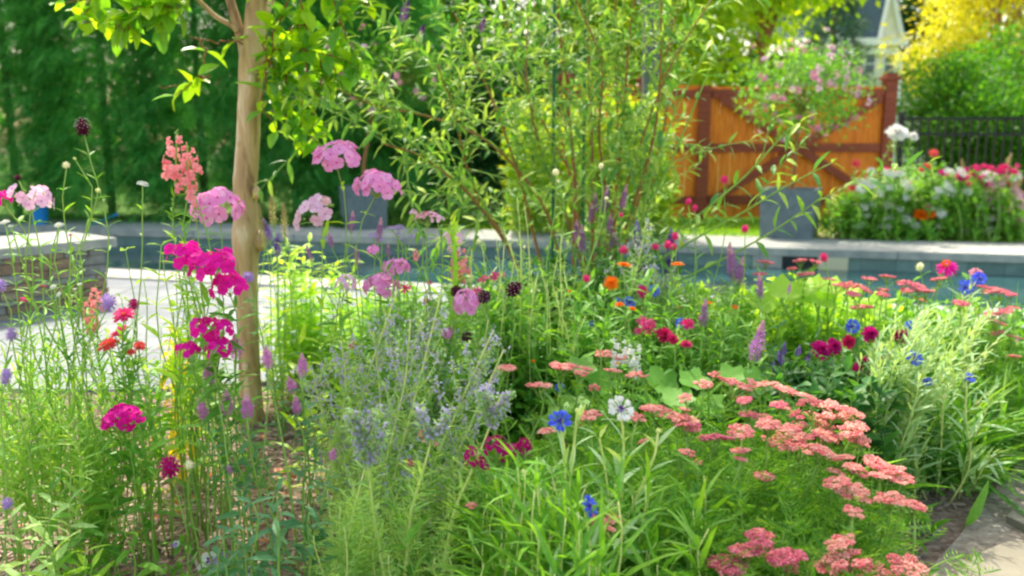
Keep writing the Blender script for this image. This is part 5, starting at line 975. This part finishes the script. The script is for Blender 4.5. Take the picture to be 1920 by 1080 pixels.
cl('pale_lavender', 'silver green wands leaning right above the lance leaves', 1730, 590, 2.45, 150, 26, 'narrow', 'green_silver', .06, 20, 'lavender', elev=60, stem='stem_pale', shift=-.12, splay=2.6, dep=.12); cl('pale_lavender', 'silver green wands behind the blue cornflowers at right', 1800, 570, 2.6, 140, 22, 'narrow', 'green_silver', .06, 20, 'lavender', elev=60, stem='stem_pale', shift=-.2, splay=2.2, dep=.12); cl('pale_lavender', 'silver green wands left beside the dahlias', 1665, 640, 2.35, 90, 16, 'narrow', 'green_silver', .06, 20, 'lavender', elev=60, stem='stem_pale', shift=-.03, splay=2, dep=.1)
for lb, px, py, d_, wp, n_ in (('cornflower foliage in the bottom centre foreground', 1020, 860, 1.45, 160, 16), ('long green blades right of the lower cornflower', 1160, 870, 1.5, 160, 16), ('long bright blades at the bottom of the bed', 950, 900, 1.5, 130, 12), ('blades beneath the yarrow at the bottom', 1280, 920, 1.45, 180, 14), ('soft green blades at the bottom right of centre', 1080, 940, 1.3, 200, 14)):
    cl('budding_cornflower', lb, px, py, d_, wp, n_, 'long', 'green_shoot', .13, 9, 'cornflower', elev=58, dep=.12, stem='stem_pale', group='cornflower plants without blooms')
for lb, px, py, d_, wp in (('feathery yarrow leaves under the salmon row', 1430, 880, 1.75, 180), ('feathery yarrow leaves at the bottom of the patch', 1440, 960, 1.55, 200), ('feathery yarrow foliage behind the bottom heads', 1300, 980, 1.45, 180), ('feathery foliage left of the path corner', 1560, 990, 1.6, 160), ('feathery leaves between the gourd and salmon heads', 1350, 800, 2.0, 170), ('feathery leaves below the magenta bee balm', 950, 900, 1.9, 150), ('feathery leaves under the rosy centre heads', 1230, 850, 1.75, 170), ('feathery foliage at the very bottom right', 1560, 1040, 1.4, 170), ('feathery foliage at the very bottom right of centre', 1380, 1060, 1.35, 170), ('feathery leaves below the crimson head', 1330, 890, 1.65, 150), ('feathery leaves low in front of the gourd leaves', 1100, 800, 1.95, 170)):
    cl('budding_yarrow', lb, px, py, d_, wp, 26, 'feather', 'green_yarrow', .105, 8, 'yarrow', elev=35, dep=.16, low=.5, group='yarrow plants without blooms')
for lb, px, py, d_, wp in (('sage shoots at the bottom between veronica and stems', 650, 900, 1.75, 120), ('low sage shoots at the bottom centre', 780, 960, 1.7, 170), ('silvery sage shoots under the lavender haze', 700, 780, 2.1, 180), ('sage shoots left of the magenta bee balm', 860, 830, 2.0, 150), ('sage shoots at the bottom edge by the veronica', 640, 1020, 1.65, 60)):
    cl('sage_plant', lb, px, py, d_, wp, 14, 'sagef', 'green_sage', .068, 14, 'sage', elev=40, stem='stem_pale', dep=.14, group='Russian sage without blooms')
for lb, px, py, d_, wp, n_ in (('blue green veronica leaves at the bottom centre left', 480, 900, 1.65, 110, 5), ('veronica leaves at the bottom edge', 430, 990, 1.55, 100, 4), ('broad blue green leaves at the bottom left of the sage', 540, 930, 1.6, 90, 6)):
    cl('leafy_veronica', lb, px, py, d_, wp, n_, 'lance', 'green_blue', .065, 5, 'veronica', elev=25, dep=.1, t0=.35, group='veronica without blooms')
for lb, px, py, d_, wp, n_, mt in (('sprawling green stems over the mulch at lower left', 110, 910, 1.75, 150, 4, 'green_mid'), ('pale green arching stems in the bottom left corner', 60, 930, 1.6, 130, 4, 'green_sage'), ('leafy stem in the mulch left of the veronica', 250, 900, 1.8, 60, 2, 'green_mid'), ('scrappy green weeds at the bottom left edge', 100, 1010, 1.6, 120, 4, 'green_lime'), ('lance leaved stems under the short magenta phlox', 180, 870, 1.85, 60, 2, 'green_mid')):
    cl('sprawling_plant', lb, px, py, d_, wp, n_, 'lance', mt, .08, 7, elev=30, dep=.12, group='sprawling stems at the lower left')
# low ground cover knitting the bed together
k = 5200; gx = rng.uniform(-2.2, 3.2, k); gy = rng.uniform(1.55, 4.3, k)
lim = 3.35 + .22 * (gx + 1.4); bare = ((gx < -.3 - (gy - 2) * .25) & (rng.random(k) < .985)) | (gx > .52 + (gy - 1.6) * .62) | (gy > lim); gx, gy = gx[~bare], gy[~bare]; k = len(gx)
mb = MB(); A = np.stack((gx, gy, np.zeros(k)), 1); A = np.repeat(A, 7, 0); A[:, 2] = rng.uniform(0, .13, len(A)) * np.repeat(rng.uniform(.4, 1.3, k), 7); A[:, :2] += rng.normal(0, .03, (len(A), 2))
D = rng.normal(0, 1, A.shape) * (1, 1, .4) + (0, 0, .5); U = rng.normal(0, .35, A.shape) + (0, 0, 1); h_ = len(A) // 2
mb.put(TL['lance'], A[:h_], frames(D[:h_], U[:h_]), rng.uniform(.03, .07, h_), 'green_mid'); mb.put(TL['feather'], A[h_:], frames(D[h_:], U[h_:]), rng.uniform(.05, .09, len(A) - h_), 'green_yarrow'); struct(mb.build('ground_cover'), 'stuff')
